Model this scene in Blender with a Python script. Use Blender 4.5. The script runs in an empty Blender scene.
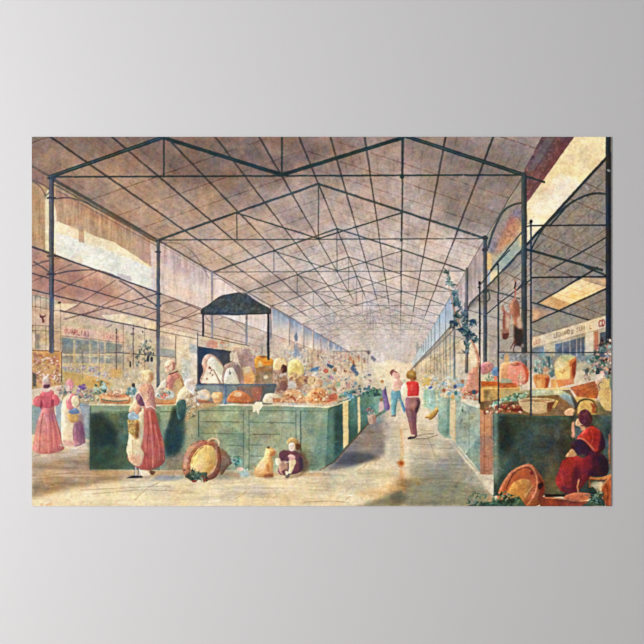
import bpy, math
import numpy as np

# ------------------------------------------------------------------ camera, light, exposure
PX = 0.9144 / 579.0            # one photograph pixel on the wall, metres (poster is 36 in wide)
CX, CZ = 322.0, 1.55           # the photograph's middle column; eye height


def wx(x):
    return (x - CX) * PX


def wz(y):
    return CZ + (322.0 - y) * PX


scene = bpy.context.scene
cam_d = bpy.data.cameras.new('camera')
cam = bpy.data.objects.new('camera', cam_d)
scene.collection.objects.link(cam)
cam_d.sensor_width = 36.0
cam_d.lens = 85.0
DIST = 644 * PX * 85.0 / 36.0
cam.location = (0, -DIST, CZ)
cam.rotation_euler = (math.radians(90), 0, 0)
scene.camera = cam

world = bpy.data.worlds.new('room_light')
scene.world = world
world.use_nodes = True
world.node_tree.nodes['Background'].inputs[0].default_value = (0.97, 0.98, 1.0, 1)
world.node_tree.nodes['Background'].inputs[1].default_value = 0.45


def area(name, loc, target, size, power, col):
    d = bpy.data.lights.new(name, 'AREA')
    d.shape = 'RECTANGLE'
    d.size, d.size_y = size
    d.energy = power
    d.color = col
    o = bpy.data.objects.new(name, d)
    scene.collection.objects.link(o)
    o.location = loc
    v = [target[i] - loc[i] for i in range(3)]
    from mathutils import Vector
    o.rotation_euler = Vector(v).to_track_quat('-Z', 'Y').to_euler()
    return o


# daylight from a tall window in the wall to the left
area('window_daylight', (-2.2, -1.8, 1.62), (0.0, 0.0, 1.6), (0.9, 1.0), 102.0, (0.985, 0.98, 1.0))

vs = scene.view_settings
vs.view_transform = 'Standard'
vs.look = 'None'
vs.gamma = 1.0
vs.use_curve_mapping = False
vs.exposure = 0.0
WALL_ALB = .50
INK = 1.0

# ------------------------------------------------------------------ the print on the poster: a brush kit
S = 2
PX0, PY0, PX1, PY1 = 32.0, 137.0, 611.0, 506.0
NX, NY = int((PX1 - PX0) * S) + 1, int((PY1 - PY0) * S) + 1
R = np.random.RandomState(7)
CV = np.zeros((NY, NX, 3)) + np.array([226, 206, 176.0])
ID = np.zeros((NY, NX), dtype=np.int32)
GX, GY = np.meshgrid(PX0 + np.arange(NX) / S, PY0 + np.arange(NY) / S)
PARTS = [None]


def new(name, parent=0, label=None):
    PARTS.append((name, parent, label))
    return len(PARTS) - 1


def noise(cx, cy, seed):
    """smooth value noise, cell size cx, cy in photo pixels"""
    r = np.random.RandomState(seed)
    nx, ny = int((PX1 - PX0) / cx) + 3, int((PY1 - PY0) / cy) + 3
    g = r.rand(ny, nx) * 2 - 1
    u = (GX - PX0) / cx; v = (GY - PY0) / cy
    i = u.astype(int); j = v.astype(int); fu = u - i; fv = v - j
    fu = fu * fu * (3 - 2 * fu); fv = fv * fv * (3 - 2 * fv)
    return (g[j, i] * (1 - fu) + g[j, i + 1] * fu) * (1 - fv) + (g[j + 1, i] * (1 - fu) + g[j + 1, i + 1] * fu) * fv


N_M = noise(14, 14, 1) * .5 + noise(5, 5, 2) * .35 + noise(1.6, 1.6, 3) * .35
N_F = noise(2.2, 2.2, 4) * .5 + noise(0.9, 0.9, 5) * .5
N_V = noise(1.3, 14, 6) * .6 + noise(2.6, 30, 7) * .4 + noise(.8, 3, 8) * .3
N_H = noise(26, 1.8, 9) * .6 + noise(9, 1.0, 10) * .4 + noise(50, 6, 12) * .5
N_C = noise(20, 20, 11) * .6 + noise(7, 7, 13) * .5
TEX = {'m': N_M, 'f': N_F, 'v': N_V, 'h': N_H}
FR = [0.0, 0.0, 1.0]


def fr(ox=0.0, oy=0.0, k=1.0):
    FR[:] = [ox, oy, k]


def tp(pts):
    return [(FR[0] + p[0] / FR[2], FR[1] + p[1] / FR[2]) for p in pts]


def smooth(pts, closed=True, n=6):
    m = len(pts); out = []
    rng = range(m) if closed else range(m - 1)
    for i in rng:
        if closed:
            a, b, c, d = pts[(i - 1) % m], pts[i], pts[(i + 1) % m], pts[(i + 2) % m]
        else:
            a, b, c, d = pts[max(i - 1, 0)], pts[i], pts[i + 1], pts[min(i + 2, m - 1)]
        for k in range(n):
            t = k / n
            out.append(tuple(.5 * (2 * b[q] + (c[q] - a[q]) * t + (2 * a[q] - 5 * b[q] + 4 * c[q] - d[q]) * t * t
                                   + (3 * b[q] - a[q] - 3 * c[q] + d[q]) * t ** 3) for q in (0, 1)))
    if not closed:
        out.append(pts[-1])
    return out


def box(xa, ya, xb, yb, pad):
    i0 = max(0, int((xa - pad - PX0) * S)); i1 = min(NX, int((xb + pad - PX0) * S) + 2)
    j0 = max(0, int((ya - pad - PY0) * S)); j1 = min(NY, int((yb + pad - PY0) * S) + 2)
    return (i0, i1, j0, j1) if i1 > i0 and j1 > j0 else None


def blur(c, r):
    n = max(1, int(round(r * S)))
    for ax in (0, 1):
        for _ in range(2):
            p = [(0, 0), (0, 0)]; p[ax] = (n, n)
            q = np.cumsum(np.pad(c, p, mode='constant'), axis=ax)
            z = [(0, 0), (0, 0)]; z[ax] = (1, 0)
            q = np.pad(q, z)
            if ax == 0:
                c = (q[2 * n + 1 - 1 + 0:, :][:c.shape[0]] - q[:c.shape[0], :]) / (2 * n)
            else:
                c = (q[:, 2 * n:][:, :c.shape[1]] - q[:, :c.shape[1]]) / (2 * n)
    return np.clip(c, 0, 1)


CLIP = [None]


def put(b, cov, col, a, tex, amp, part, col2, g):
    i0, i1, j0, j1 = b
    if CLIP[0] is not None:
        cov = cov * CLIP[0][j0:j1, i0:i1]
    m = (cov * a)[..., None]
    base = np.array(col, float)[None, None]
    if col2 is not None:
        (ax, ay), (bx, by) = tp(g)
        dx, dy = bx - ax, by - ay
        t = ((GX[j0:j1, i0:i1] - ax) * dx + (GY[j0:j1, i0:i1] - ay) * dy) / (dx * dx + dy * dy)
        t = np.clip(t, 0, 1)[..., None]
        base = base * (1 - t) + np.array(col2, float)[None, None] * t
    if amp:
        amp = amp * 1.7
        base = base * (1 + amp * TEX[tex][j0:j1, i0:i1, None])
        base = base + np.array([6, 0, -7.0]) * (N_C[j0:j1, i0:i1, None] * min(amp, .16) * 14)
    CV[j0:j1, i0:i1] = CV[j0:j1, i0:i1] * (1 - m) + base * m
    if part is not None:
        s = ID[j0:j1, i0:i1]; s[cov > .5] = part


def cover(pts, pad=0):
    xs = [p[0] for p in pts]; ys = [p[1] for p in pts]
    b = box(min(xs), min(ys), max(xs), max(ys), pad + 1)
    if b is None:
        return None, None
    i0, i1, j0, j1 = b
    acc = np.zeros((j1 - j0, i1 - i0))
    sub = (-.33, 0, .33) if acc.size < 60000 else (-.25, .25)
    for oy in sub:
        for ox in sub:
            x = GX[0, i0:i1][None] + ox / S; y = GY[j0:j1, 0][:, None] + oy / S
            c = np.zeros(acc.shape, bool)
            for k in range(len(pts)):
                xa, ya = pts[k]; xb, yb = pts[k - 1]
                if ya == yb:
                    continue
                hit = ((ya > y) != (yb > y))
                c ^= hit & (x < (xb - xa) * (y - ya) / (yb - ya) + xa)
            acc += c
    return b, acc / len(sub) ** 2


def P(pts, col, a=1.0, soft=0, tex='m', amp=.05, part=None, sm=False, col2=None, g=None):
    q = tp(pts)
    if sm:
        q = smooth(q)
    b, c = cover(q, soft * 2.5)
    if b is None:
        return
    if soft:
        c = blur(c, soft)
    put(b, c, col, a, tex, amp, part, col2, g)
    h, w = c.shape
    if part is not None and sm and min(h, w) > 8 * S and CLIP[0] is None and max(h, w) < 130 * S:
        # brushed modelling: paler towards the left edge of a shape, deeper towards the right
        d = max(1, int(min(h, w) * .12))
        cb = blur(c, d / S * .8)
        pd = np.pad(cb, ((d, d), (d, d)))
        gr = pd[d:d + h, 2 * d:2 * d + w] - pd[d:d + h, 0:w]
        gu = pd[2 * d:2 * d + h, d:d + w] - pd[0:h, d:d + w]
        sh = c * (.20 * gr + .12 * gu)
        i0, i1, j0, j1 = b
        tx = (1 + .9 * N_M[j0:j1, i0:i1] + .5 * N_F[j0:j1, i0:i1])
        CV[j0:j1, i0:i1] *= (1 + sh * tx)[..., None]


def E(x, y, rx, ry, col, rot=0, n=20, rough=0.0, **k):
    """ellipse in frame units"""
    pts = []
    cr, sr = math.cos(math.radians(rot)), math.sin(math.radians(rot))
    for i in range(n):
        t = 2 * math.pi * i / n
        q = 1 + rough * (R.rand() - .5)
        u, v = rx * q * math.cos(t), ry * q * math.sin(t)
        pts.append((x + u * cr - v * sr, y + u * sr + v * cr))
    P(pts, col, **k)


def L(pts, w, col, a=1.0, w2=None, tex='m', amp=.12, part=None, sm=False, soft=0):
    """stroke; w, w2 = width in photo pixels at start and end"""
    q = tp(pts)
    if sm:
        q = smooth(q, False)
    w2 = w if w2 is None else w2
    n = len(q) - 1
    W = max(w, w2)
    b = box(min(p[0] for p in q), min(p[1] for p in q), max(p[0] for p in q), max(p[1] for p in q), W + 1 + soft)
    if b is None:
        return
    i0, i1, j0, j1 = b
    X, Y = GX[j0:j1, i0:i1], GY[j0:j1, i0:i1]
    cov = np.zeros(X.shape)
    for k in range(n):
        (ax, ay), (bx, by) = q[k], q[k + 1]
        dx, dy = bx - ax, by - ay
        l2 = dx * dx + dy * dy + 1e-9
        t = np.clip(((X - ax) * dx + (Y - ay) * dy) / l2, 0, 1)
        d = np.hypot(X - ax - t * dx, Y - ay - t * dy)
        ww = w + (w2 - w) * (k + t) / n
        e = .5 + soft
        cov = np.maximum(cov, np.clip((ww / 2 - d) / e + .5, 0, 1) * np.minimum(1, ww / .5))
    put(b, cov, col, a, tex, amp, part, None, None)


def clip(pts=None, sm=False):
    if pts is None:
        CLIP[0] = None
        return
    q = tp(pts)
    if sm:
        q = smooth(q)
    b, c = cover(q)
    m = np.zeros((NY, NX)); m[b[2]:b[3], b[0]:b[1]] = c
    CLIP[0] = m


def dabs(pts, cols, n, r0, r1, a=.85, part=None, flat=.72, rot=None, edge=None, seed=None):
    """loose brush dabs inside a polygon, sizes in photo pixels"""
    rr = np.random.RandomState(seed if seed is not None else R.randint(1 << 30))
    q = tp(pts); old = list(FR)
    xs = [p[0] for p in q]; ys = [p[1] for p in q]
    prev = CLIP[0]
    clip(pts)
    fr()
    for _ in range(n):
        x = rr.uniform(min(xs), max(xs)); y = rr.uniform(min(ys), max(ys))
        i = int((x - PX0) * S); j = int((y - PY0) * S)
        if not (0 <= i < NX and 0 <= j < NY) or CLIP[0][j, i] < .5:
            continue
        r = r0 + (r1 - r0) * rr.rand() ** 1.6
        c = np.array(cols[rr.randint(len(cols))], float) * (1 + .12 * (rr.rand() - .5))
        ro = rr.uniform(0, 180) if rot is None else rot + rr.uniform(-20, 20)
        if not edge:
            E(x + .35, y + .45, r * 1.1, r * flat * 1.05, c * .62, ro, n=7, rough=.6, a=a * .4, amp=0, part=part)
        else:
            E(x + .4, y + .5, r * 1.12, r * flat * 1.12, edge, ro, n=9, rough=.35, a=a * .6, amp=0, part=part)
        E(x, y, r, r * flat, c, ro, n=7, rough=.8, a=a, amp=.08, part=part)
        if r > 1.3:
            E(x - r * .3, y - r * .3, r * .45, r * flat * .4, np.minimum(c * 1.18 + 8, 250), ro, n=6, rough=.6, a=a * .7, amp=0)
    CLIP[0] = prev
    fr(*old)


def leaves(cx, cy, n, rad, cols, ln=3.0, w=1.4, a=.9, part=None, seed=0, ang=None):
    """pointed leaf strokes around a centre, photo pixels"""
    rr = np.random.RandomState(seed)
    old = list(FR); fr()
    for _ in range(n):
        t = rr.uniform(0, 6.28) if ang is None else math.radians(ang + rr.uniform(-45, 45))
        d = rad * rr.rand() ** .7
        tt = rr.uniform(0, 6.28)
        x, y = cx + d * math.cos(tt), cy + d * math.sin(tt) * .8
        c = np.array(cols[rr.randint(len(cols))], float)
        L([(x, y), (x + ln * math.cos(t), y + ln * math.sin(t))], w, c, a, w2=.3, part=part)
    fr(*old)


# ------------------------------------------------------------------ perspective of the painted hall
VX, VY = 400.0, 381.0


def sk(k):
    return 1.0 if k == 0 else 1 / (1.022 + .425 * k) if k > 0 else 1 / (1 + .44 * k)


def vp(X, Y, s):
    return (VX + X * s, VY + Y * s)


def ln(m, x):
    return VY + m * (x - VX)          # height at x of the line through the vanishing point with slope m


def hall():
    roof = new('painted_roof'); beams = new('painted_roof_truss', roof, 'dark blue-green iron roof truss lines')
    # roof skin
    poly = [(31, 136), (31, 166), (372, 365), (391, 359), (410, 365), (547.5, 136)]
    P(poly, (142, 118, 106), part=roof, amp=.06, col2=(216, 200, 187), g=((300, 128), (335, 290)))
    clip(poly)
    P([(31, 136), (31, 260), (160, 250), (330, 136)], (140, 112, 94), a=.6, soft=20, amp=.06)
    P([(31, 150), (160, 240), (250, 300), (330, 330), (300, 250), (150, 165)], (206, 172, 140), a=.50, soft=14, amp=.05)
    P([(100, 120), (400, 120), (320, 175), (160, 175)], (118, 98, 90), a=.6, soft=14)
    P([(420, 137), (550, 137), (520, 240), (440, 235)], (122, 108, 98), a=.65, soft=12)
    P([(230, 250), (480, 235), (440, 320), (300, 320)], (210, 193, 180), a=.6, soft=15)
    for i in range(60):                                     # warm and cool washes
        x, y = R.uniform(32, 540), R.uniform(137, 300)
        c = [(190, 150, 115), (140, 115, 110), (205, 175, 150), (150, 130, 125)][R.randint(4)]
        E(x, y, R.uniform(6, 20), R.uniform(3, 8), c, R.uniform(-30, 30), a=.28, soft=3, amp=0)
    # plank seams and fine battens
    for k10 in range(-8, 72, 2):
        k = k10 / 8.0
        s = sk(k)
        if k10 % 8 == 0:
            continue
        c = (104, 72, 58); al = max(.10, .62 * s)
        w = max(.4, 1.05 * s)
        L([vp(-350, -204, s), vp(-118, -285, s)], w, c, al, amp=.5)
        L([vp(-118, -285, s), vp(124, -206, s)], w, c, al * .9, amp=.5)
    for t in np.arange(0, 1, 1 / 24.0):
        for (xa, ya, xb, yb) in ((-350, -204, -118, -285), (-118, -285, 124, -206)):
            X, Y = xa + (xb - xa) * t, ya + (yb - ya) * t
            L([vp(X, Y, .42), vp(X, Y, .15)], .5, (120, 104, 96), .13, amp=.9, w2=.3)
            L([vp(X, Y, 2.0), vp(X, Y, .42)], .8, (104, 84, 74), .26, amp=.9, w2=.35)
    # purlins
    for t6 in range(0, 7):
        t = t6 / 6
        for side in (0, 1):
            if side and t6 == 0:
                continue
            xa, ya, xb, yb = ((-350, -204, -118, -285), (-118, -285, 124, -206))[side]
            X, Y = xa + (xb - xa) * t, ya + (yb - ya) * t
            p0, p1, p2, p3 = vp(X, Y, 1.6), vp(X, Y, .62), vp(X, Y, .3), vp(X, Y, .09)
            q0 = vp(X, Y, 1.0)
            L([p0, q0], 2.8, (62, 60, 56), .8, w2=2.3, part=beams)
            L([q0, p1], 2.3, (64, 62, 60), .82, w2=1.5, part=beams)
            L([p0, q0], 1.0, (40, 48, 50), .6, w2=.8)
            L([p1, p2], 1.4, (80, 76, 74), .75, w2=.9)
            L([p2, p3], .8, (132, 124, 120), .45, w2=.35)
    # trusses
    for k in range(0, 24):
        s = sk(k)
        c = (np.array([38, 56, 58]) * s ** .5 + np.array([150, 142, 138]) * (1 - s ** .5)) if k else (36, 58, 60)
        w = max(.5, 3.9 * s ** 1.45)
        a = 1.0 if k < 2 else max(.22, .95 - .05 * k)
        pt = beams if k < 6 else None
        LE, RE, AP = vp(-350, -204, s), vp(124, -206, s), vp(-118, -285, s)
        QL, QR = vp(-236, -243, s), vp(2, -243, s)
        TC = vp(-118, -206, s)
        L([LE, AP, RE], w, c, a, part=pt)
        if k < 2:
            L([(LE[0], LE[1] - .2), AP, RE], w * .3, (92, 108, 106), .5)
        tie = max(.45, 1.8 * s ** 1.2)
        L([LE, RE], tie, c, a * .9, part=pt)
        L([QL, TC, QR], w * (1 if k == 0 else .62), c, a, part=pt)
        L([AP, TC], tie, c, a * .85, part=pt)
        L([QL, (QL[0], LE[1])], tie, c, a * (.85 if k < 7 else .3), part=pt)
        L([QR, (QR[0], LE[1])], tie, c, a * (.85 if k < 7 else .3), part=pt)
        if k < 4:
            for p in (AP, TC, QL, QR, LE, RE, (QR[0], LE[1])):
                E(p[0], p[1], 2.1 * s, 2.1 * s, c, part=pt, amp=0)
    P([(330, 330), (450, 330), (412, 372), (360, 372)], (214, 200, 186), a=.6, soft=7, amp=.03)
    clip()
    # far daylight opening
    glow = new('painted_far_doorway', 0, 'glowing cream daylight at the far end')
    P([(366, 374), (376, 363), (392, 359), (409, 364), (414, 372), (418, 400), (366, 404)], (243, 224, 186), part=glow, soft=1, amp=.03)
    E(392, 372, 9, 8, (240, 208, 160), a=.5, soft=3, amp=0)
    return beams


def left_side(beams):
    cloth = new('painted_awning_cloth', 0, 'ochre and mauve hanging cloth along the left eave')
    sky = new('painted_sky_strip', 0, 'pale yellow and mint strip behind the left columns')
    ais = new('painted_side_roof', 0, 'pink-brown underside of the left side roof')
    E1 = lambda x: ln(.583, x)
    E2 = lambda x: ln(.365, x)
    # band between eave and side roof
    P([(31, E1(31)), (31, E2(31)), (372, 371), (372, 365)], (224, 200, 176), part=cloth, amp=.05, tex='v')
    # first strip at the very edge
    P([(31, 165), (53, 178), (56, 256), (31, 247)], (186, 152, 116), part=cloth, tex='v', amp=.08)
    P([(31, 165), (50, 178), (50, 188), (31, 180)], (150, 118, 104), a=.9, soft=.7, tex='v')
    L([(33, 182), (40, 186), (47, 198), (48, 200)], 1.3, (110, 100, 96), .8, sm=True)
    P([(45, 200), (47, 190), (50, 190), (50, 251), (45, 250)], (240, 222, 178), soft=.6)
    # first full bay
    fr(20, 130, 4.025)
    P([(120, 190), (540, 440), (545, 560), (145, 365)], (192, 156, 120), part=cloth, tex='v', amp=.08)
    P([(140, 230), (540, 450), (545, 475), (140, 270)], (176, 130, 108), a=.6, soft=1.5, tex='v', amp=.1)
    P([(470, 440), (540, 450), (535, 560), (485, 530)], (182, 150, 150), a=.65, soft=2, tex='v')
    P([(148, 366), (260, 412), (380, 452), (470, 510), (532, 552), (540, 645), (146, 500)], (250, 232, 186), part=sky, amp=.04,
      col2=(244, 220, 172), g=((150, 380), (500, 560)))
    P([(144, 412), (320, 462), (535, 560), (540, 660), (144, 500)], (234, 232, 212), part=sky, amp=.03)
    P([(235, 400), (258, 404), (260, 455), (237, 450)], (188, 142, 110), a=.8)
    P([(258, 404), (450, 505), (448, 520), (262, 458)], (246, 226, 180), a=.6)
    P([(200, 380), (232, 385), (232, 440), (200, 430)], (232, 196, 150), a=.6, soft=.7)
    P([(215, 500), (255, 512), (250, 545), (200, 525)], (226, 208, 172), a=.6)
    P([(392, 575), (450, 590), (450, 608), (392, 596)], (176, 160, 168), a=.6)
    P([(385, 600), (450, 615), (450, 625), (385, 610)], (228, 200, 170), a=.6)
    P([(132, 280), (146, 330), (146, 480), (134, 500)], (240, 226, 186), soft=.5)
    fr()
    # second bay and the following ones
    P([(160, E1(160)), (208, E1(208)), (208, E2(208)), (160, E2(160))], (218, 194, 174), part=cloth, tex='v', amp=.06,
      col2=(226, 204, 188), g=((184, 250), (184, 305)))
    P([(160, 243), (208, 272), (208, 286), (162, 264)], (186, 160, 160), a=.55, soft=2.5, tex='v', amp=.1)
    P([(176, 285), (198, 292), (196, 300), (178, 296)], (236, 200, 160), a=.5, soft=2)
    P([(150, 240), (154, 243), (155, 290), (151, 288)], (222, 206, 200), a=.8, soft=.5)
    for k in range(2, 16):
        xa, xb = vp(-350, 0, sk(k))[0] + 1, vp(-350, 0, sk(k + 1))[0]
        if k < 4:
            c1, c2 = (228, 202, 188), (232, 216, 200)
        else:
            c1, c2 = (140, 160, 180), (226, 208, 190)
        P([(xa, E1(xa)), (xb, E1(xb)), (xb, E2(xb)), (xa, E2(xa))], c1, part=cloth, tex='v', amp=.06, col2=c2,
          g=((xa, E1(xa) + 4), (xa, E2(xa) - 2)))
    # side roof underside
    P([(31, E2(31)), (372, E2(372)), (372, 376), (31, 306)], (186, 146, 124), part=ais, amp=.06,
      col2=(208, 182, 160), g=((40, 290), (200, 330)))
    P([(31, 256), (50, 258), (110, 284), (120, 304), (31, 290)], (176, 126, 112), a=.6, soft=4)
    P([(31, ln(.207, 31)), (372, 376), (372, 379), (31, ln(.13, 31) + 6)], (206, 178, 152), part=ais, amp=.05,
      col2=(216, 196, 172), g=((40, 320), (250, 350)))
    # slips of light between the purlins
    P([(56, 304), (61, ln(.229, 61)), (80, 304), (66, 311), (58, 309)], (232, 208, 168))
    P([(102, 315), (122, ln(.241, 122)), (156, 322), (156, 331), (139, 327), (108, 321)], (234, 208, 166), amp=.08)
    P([(160, ln(.225, 160)), (212, ln(.225, 212)), (212, ln(.165, 212)), (160, ln(.188, 160))], (230, 206, 172), amp=.06)
    P([(160, 339), (212, 348), (212, 362), (160, 352)], (228, 206, 178), a=.8)
    c = (104, 82, 78)
    for m, w, a in ((.365, 1.9, .95), (.293, 1.4, .85), (.248, 1.5, .9), (.207, 1.5, .9)):
        for xa, xb, f in ((31, 157, 1), (157, 246, .75), (246, 345, .5)):
            L([(xa, ln(m, xa)), (xb, ln(m, xb))], w * f, (76, 74, 82) if f == 1 else (128, 108, 104), a * f + .05, w2=w * f * .8,
              part=ais)
    for (x, y), (u, v), w in (((55, 322), (157, 294), 1.3), ((55, 292), (100, 270), .9), ((76, 306), (116, 280), .9), ((86, 315), (134, 288), .9),
                              ((32, 282), (72, 264), .8), ((60, 258), (40, 262), .8), ((120, 311), (146, 303), .9), ((142, 318), (157, 311), .8), ((157, 328), (204, 312), 1.1),
                              ((100, 330), (160, 340), .8), ((170, 313), (190, 306), .7), ((180, 320), (200, 309), .7), ((100, 331), (112, 325), .8), ((64, 312), (76, 306), .8)):
        L([(x, y), (u, v)], w, c, .75)
    # braces
    L([(55, 198.5), (70, 198), (84, 202), (98, 209), (130, 226), (152, 240)], 1.5, (96, 88, 84), .9, sm=True)
    L([(46, 196), (50, 190), (40, 183), (32, 180)], 1.2, (100, 92, 88), .8, sm=True)
    for m in (.572, .556):
        L([(58, ln(m, 58)), (157, ln(m, 157))], 1.0, (116, 98, 88), .7)
    L([(56, 274), (72, 271), (90, 270), (104, 272), (120, 278)], 1.5, (88, 80, 84), .9, sm=True)
    L([(52, 274), (44, 268), (34, 262)], 1.4, (84, 78, 82), .9, sm=True)
    L([(52, 260), (44, 262), (32, 266)], 1.2, (84, 78, 82), .8)
    L([(120, 281), (134, 289), (146, 298), (157, 306)], 1.6, (92, 84, 86), .9, sm=True)
    L([(160, 305), (168, 302), (178, 301), (196, 308), (204, 312)], 1.3, (120, 104, 102), .8, sm=True)
    L([(160, 243), (180, 244), (196, 256), (209, 278)], 1.2, (130, 112, 108), .8, sm=True)
    L([(214, 279), (222, 280), (236, 290), (246, 298)], 1.0, (140, 124, 118), .7, sm=True)
    L([(215, 320), (226, 318), (240, 326), (246, 332)], .9, (140, 120, 114), .7, sm=True)
    L([(204, 314), (208, 320), (212, 324)], .9, (120, 104, 102), .8)
    # eave girder
    for xa, xb, w, cc in ((50, 157, 3.4, (84, 80, 72)), (157, 246, 1.5, (104, 98, 96)), (246, 372, .9, (140, 130, 126))):
        L([(xa, E1(xa) + .6), (xb, E1(xb) + .6)], w, cc, .95, w2=w * .7, part=beams)
        L([(xa, E1(xa) + 5 * (400 - xa) / 350), (xb, E1(xb) + 5 * (400 - xb) / 350)], w * .45, cc, .6)
    L([(31, 166), (50, 177)], 1.4, (90, 84, 82), .8)
    # columns
    for k, (x0, w, yt, yb, cc) in enumerate(((51.7, 5.0, 177, 351, (80, 84, 96)), (158.3, 3.4, 240, 388, (88, 92, 100)), (212.2, 2.3, 271, 342, (138, 134, 138)),
                                             (246.6, 2.2, 292, 348, (140, 134, 132)), (270.8, 1.5, 306, 352, (130, 130, 138)), (289.5, 1.0, 317, 366, (136, 138, 146)),
                                             (304, .9, 325, 366, (140, 140, 148)), (313.6, .8, 330, 366, (142, 142, 150)), (321, .7, 334, 366, (146, 146, 152)),
                                             (327, .6, 338, 362, (150, 150, 155)), (331, .6, 340, 360, (150, 150, 155)))):
        lab = 'slate blue iron column at the left edge' if k == 0 else ('slate blue iron column behind the pink skirt' if k == 1 else None)
        pt = new('painted_column', 0, lab) if k < 5 else None
        L([(x0, yt), (x0, yb)], w, cc, .97, tex='v', part=pt)
        if k < 2:
            L([(x0 - w * .22, yt), (x0 - w * .22, yb)], w * .3, (112, 118, 124), .6)
            L([(x0 + w * .38, yt), (x0 + w * .38, yb)], w * .25, (48, 50, 62), .7)
            for yy in ((178, 198, 256, 274) if k == 0 else (241, 252, 294, 306)):
                L([(x0 - w * .72, yy), (x0 + w * .72, yy)], 2.0 if k == 0 else 1.5, (62, 66, 82), .95, part=pt)


def left_shops():
    shop = new('painted_shop_front', 0, 'faded shop fronts under the left side roof')
    P([(56, 318), (160, 338), (212, 352), (212, 384), (56, 384)], (206, 186, 150), part=shop, amp=.08)
    P([(31, 294), (50, 298), (60, 302), (60, 352), (31, 352)], (206, 182, 150), part=shop, amp=.10)
    sign = new('painted_shop_sign', shop, 'pale pink sign board with faded red lettering')
    fr(30, 290, 8.05)
    P([(250, 285), (545, 320), (545, 395), (250, 365)], (224, 184, 156), part=sign, amp=.06)
    P([(250, 365), (545, 395), (545, 402), (250, 374)], (170, 120, 100), a=.7)
    P([(550, 322), (760, 345), (770, 420), (550, 400)], (222, 180, 150), part=sign, amp=.06)
    P([(550, 400), (770, 420), (770, 428), (550, 407)], (170, 110, 96), a=.7)
    # faded capitals
    letters(new('painted_lettering', sign, 'faded red capitals'), 'OUARLIAI', 280, 310, 26, 40, 3.2, (182, 96, 88), .8, mirror=False)
    letters(None, 'IVALN', 590, 352, 26, 36, 3.2, (180, 100, 92), .6)
    # window panes
    for i, (xa, xb) in enumerate(((255, 350), (365, 480), (492, 545), (555, 600), (612, 690), (690, 740))):
        c = [(118, 136, 138), (146, 154, 146), (150, 156, 150), (140, 148, 146), (116, 146, 148), (140, 150, 146)][i]
        c = tuple(np.array(c) * .5 + np.array([158, 148, 130]) * .5)
        P([(xa, 383 + (xa - 255) * .11), (xb, 383 + (xb - 255) * .11), (xb, 515), (xa, 512)], c, part=shop, amp=.10)
        P([(xa, 525), (xb, 528), (xb, 640), (xa, 640)], tuple(np.array(c) * .9 + 22), amp=.12)
        P([(xa + 8, 400), (xa + (xb - xa) * .5, 405), (xa + 20, 500)], (100, 116, 124), a=.5, soft=1)
    for x in (355, 487, 550, 606):
        L([(x, 380), (x, 640)], .6, (196, 178, 130), .9)
        L([(x + 5, 385), (x + 5, 640)], .35, (120, 110, 96), .7)
    L([(250, 515), (640, 545)], .7, (212, 198, 150), .9)
    # far left stall frame and what hangs on it
    for x in (22, 45, 85, 130, 248):
        L([(x, 40 if x < 200 else 95), (x, 485 if x != 85 else 250)], .55, (110, 96, 90), .75)
    for (a1, b1, a2, b2) in ((18, 40, 165, 75), (18, 130, 150, 155), (18, 285, 160, 290), (18, 325, 240, 335), (195, 165, 250, 170)):
        L([(a1, b1), (a2, b2)], .6, (96, 84, 84), .8)
    P([(18, 150), (150, 165), (150, 280), (18, 280)], (200, 168, 146), a=.7)
    leaves(42.5, 317, 12, 2.6, [(110, 60, 62), (90, 52, 60)], 2.2, 1.6, seed=5)
    E(108, 250, 10, 16, (120, 64, 62))
    E(238, 102, 14, 10, (70, 60, 58))
    P([(18, 480), (240, 490), (240, 502), (18, 500)], (126, 84, 66))
    P([(40, 350), (80, 350), (75, 470), (45, 475)], (110, 112, 104), a=.6, soft=1)
    P([(20, 340), (40, 350), (45, 400), (20, 480)], (224, 214, 190), a=.8)
    fr(20, 350, 4.6)
    # straw-yellow bench, crates, sloping counters behind the women
    P([(54, 4), (190, 8), (200, 160), (54, 180)], (206, 162, 104), part=shop, amp=.10)
    P([(85, 12), (185, 8), (185, 60), (90, 40)], (196, 142, 84), a=.8, soft=1)
    dabs([(56, 8), (180, 30), (190, 160), (60, 150)], [(232, 196, 176), (220, 160, 140), (240, 214, 190), (190, 120, 96), (170, 110, 90)], 150, .8, 2.0,
         edge=(140, 88, 74), part=shop)
    L([(192, 10), (192, 145)], .8, (84, 66, 66), .9)
    P([(56, 100), (72, 110), (74, 165), (56, 165)], (70, 84, 82), soft=.6, a=.8)
    back = new('painted_vegetable_table', 0, 'ochre sloping table heaped with blue and pink vegetables')
    P([(195, 60), (520, 60), (520, 250), (195, 250)], (202, 178, 132), part=back, amp=.08)
    P([(195, 100), (300, 112), (420, 150), (470, 165), (330, 180), (210, 150)], (206, 166, 96), part=back)
    P([(330, 135), (430, 150), (420, 160), (330, 148)], (180, 134, 76), a=.8, soft=.5)
    dabs([(195, 62), (520, 84), (520, 150), (300, 112), (195, 96)], [(170, 176, 180), (196, 160, 176), (150, 166, 180), (210, 184, 164), (216, 170, 170), (120, 134, 150), (196, 192, 176)],
         220, .6, 1.8, part=back, edge=(130, 124, 130))
    L([(340, 160), (520, 170)], .8, (180, 160, 120), .6)
    for x in (290, 365, 440, 475):
        L([(x, 0), (x, 130)], .5, (96, 92, 96), .7)
    # grey boards behind the two women
    P([(54, 255), (90, 240), (120, 300), (110, 400), (54, 420)], (150, 166, 156), amp=.06, part=back)
    P([(165, 230), (322, 245), (322, 410), (165, 400)], (158, 170, 168), amp=.06, part=back)
    L([(280, 255), (320, 258)], .5, (110, 124, 126), .7)
    L([(250, 215), (322, 225)], 1.0, (214, 212, 190), .8)
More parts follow.
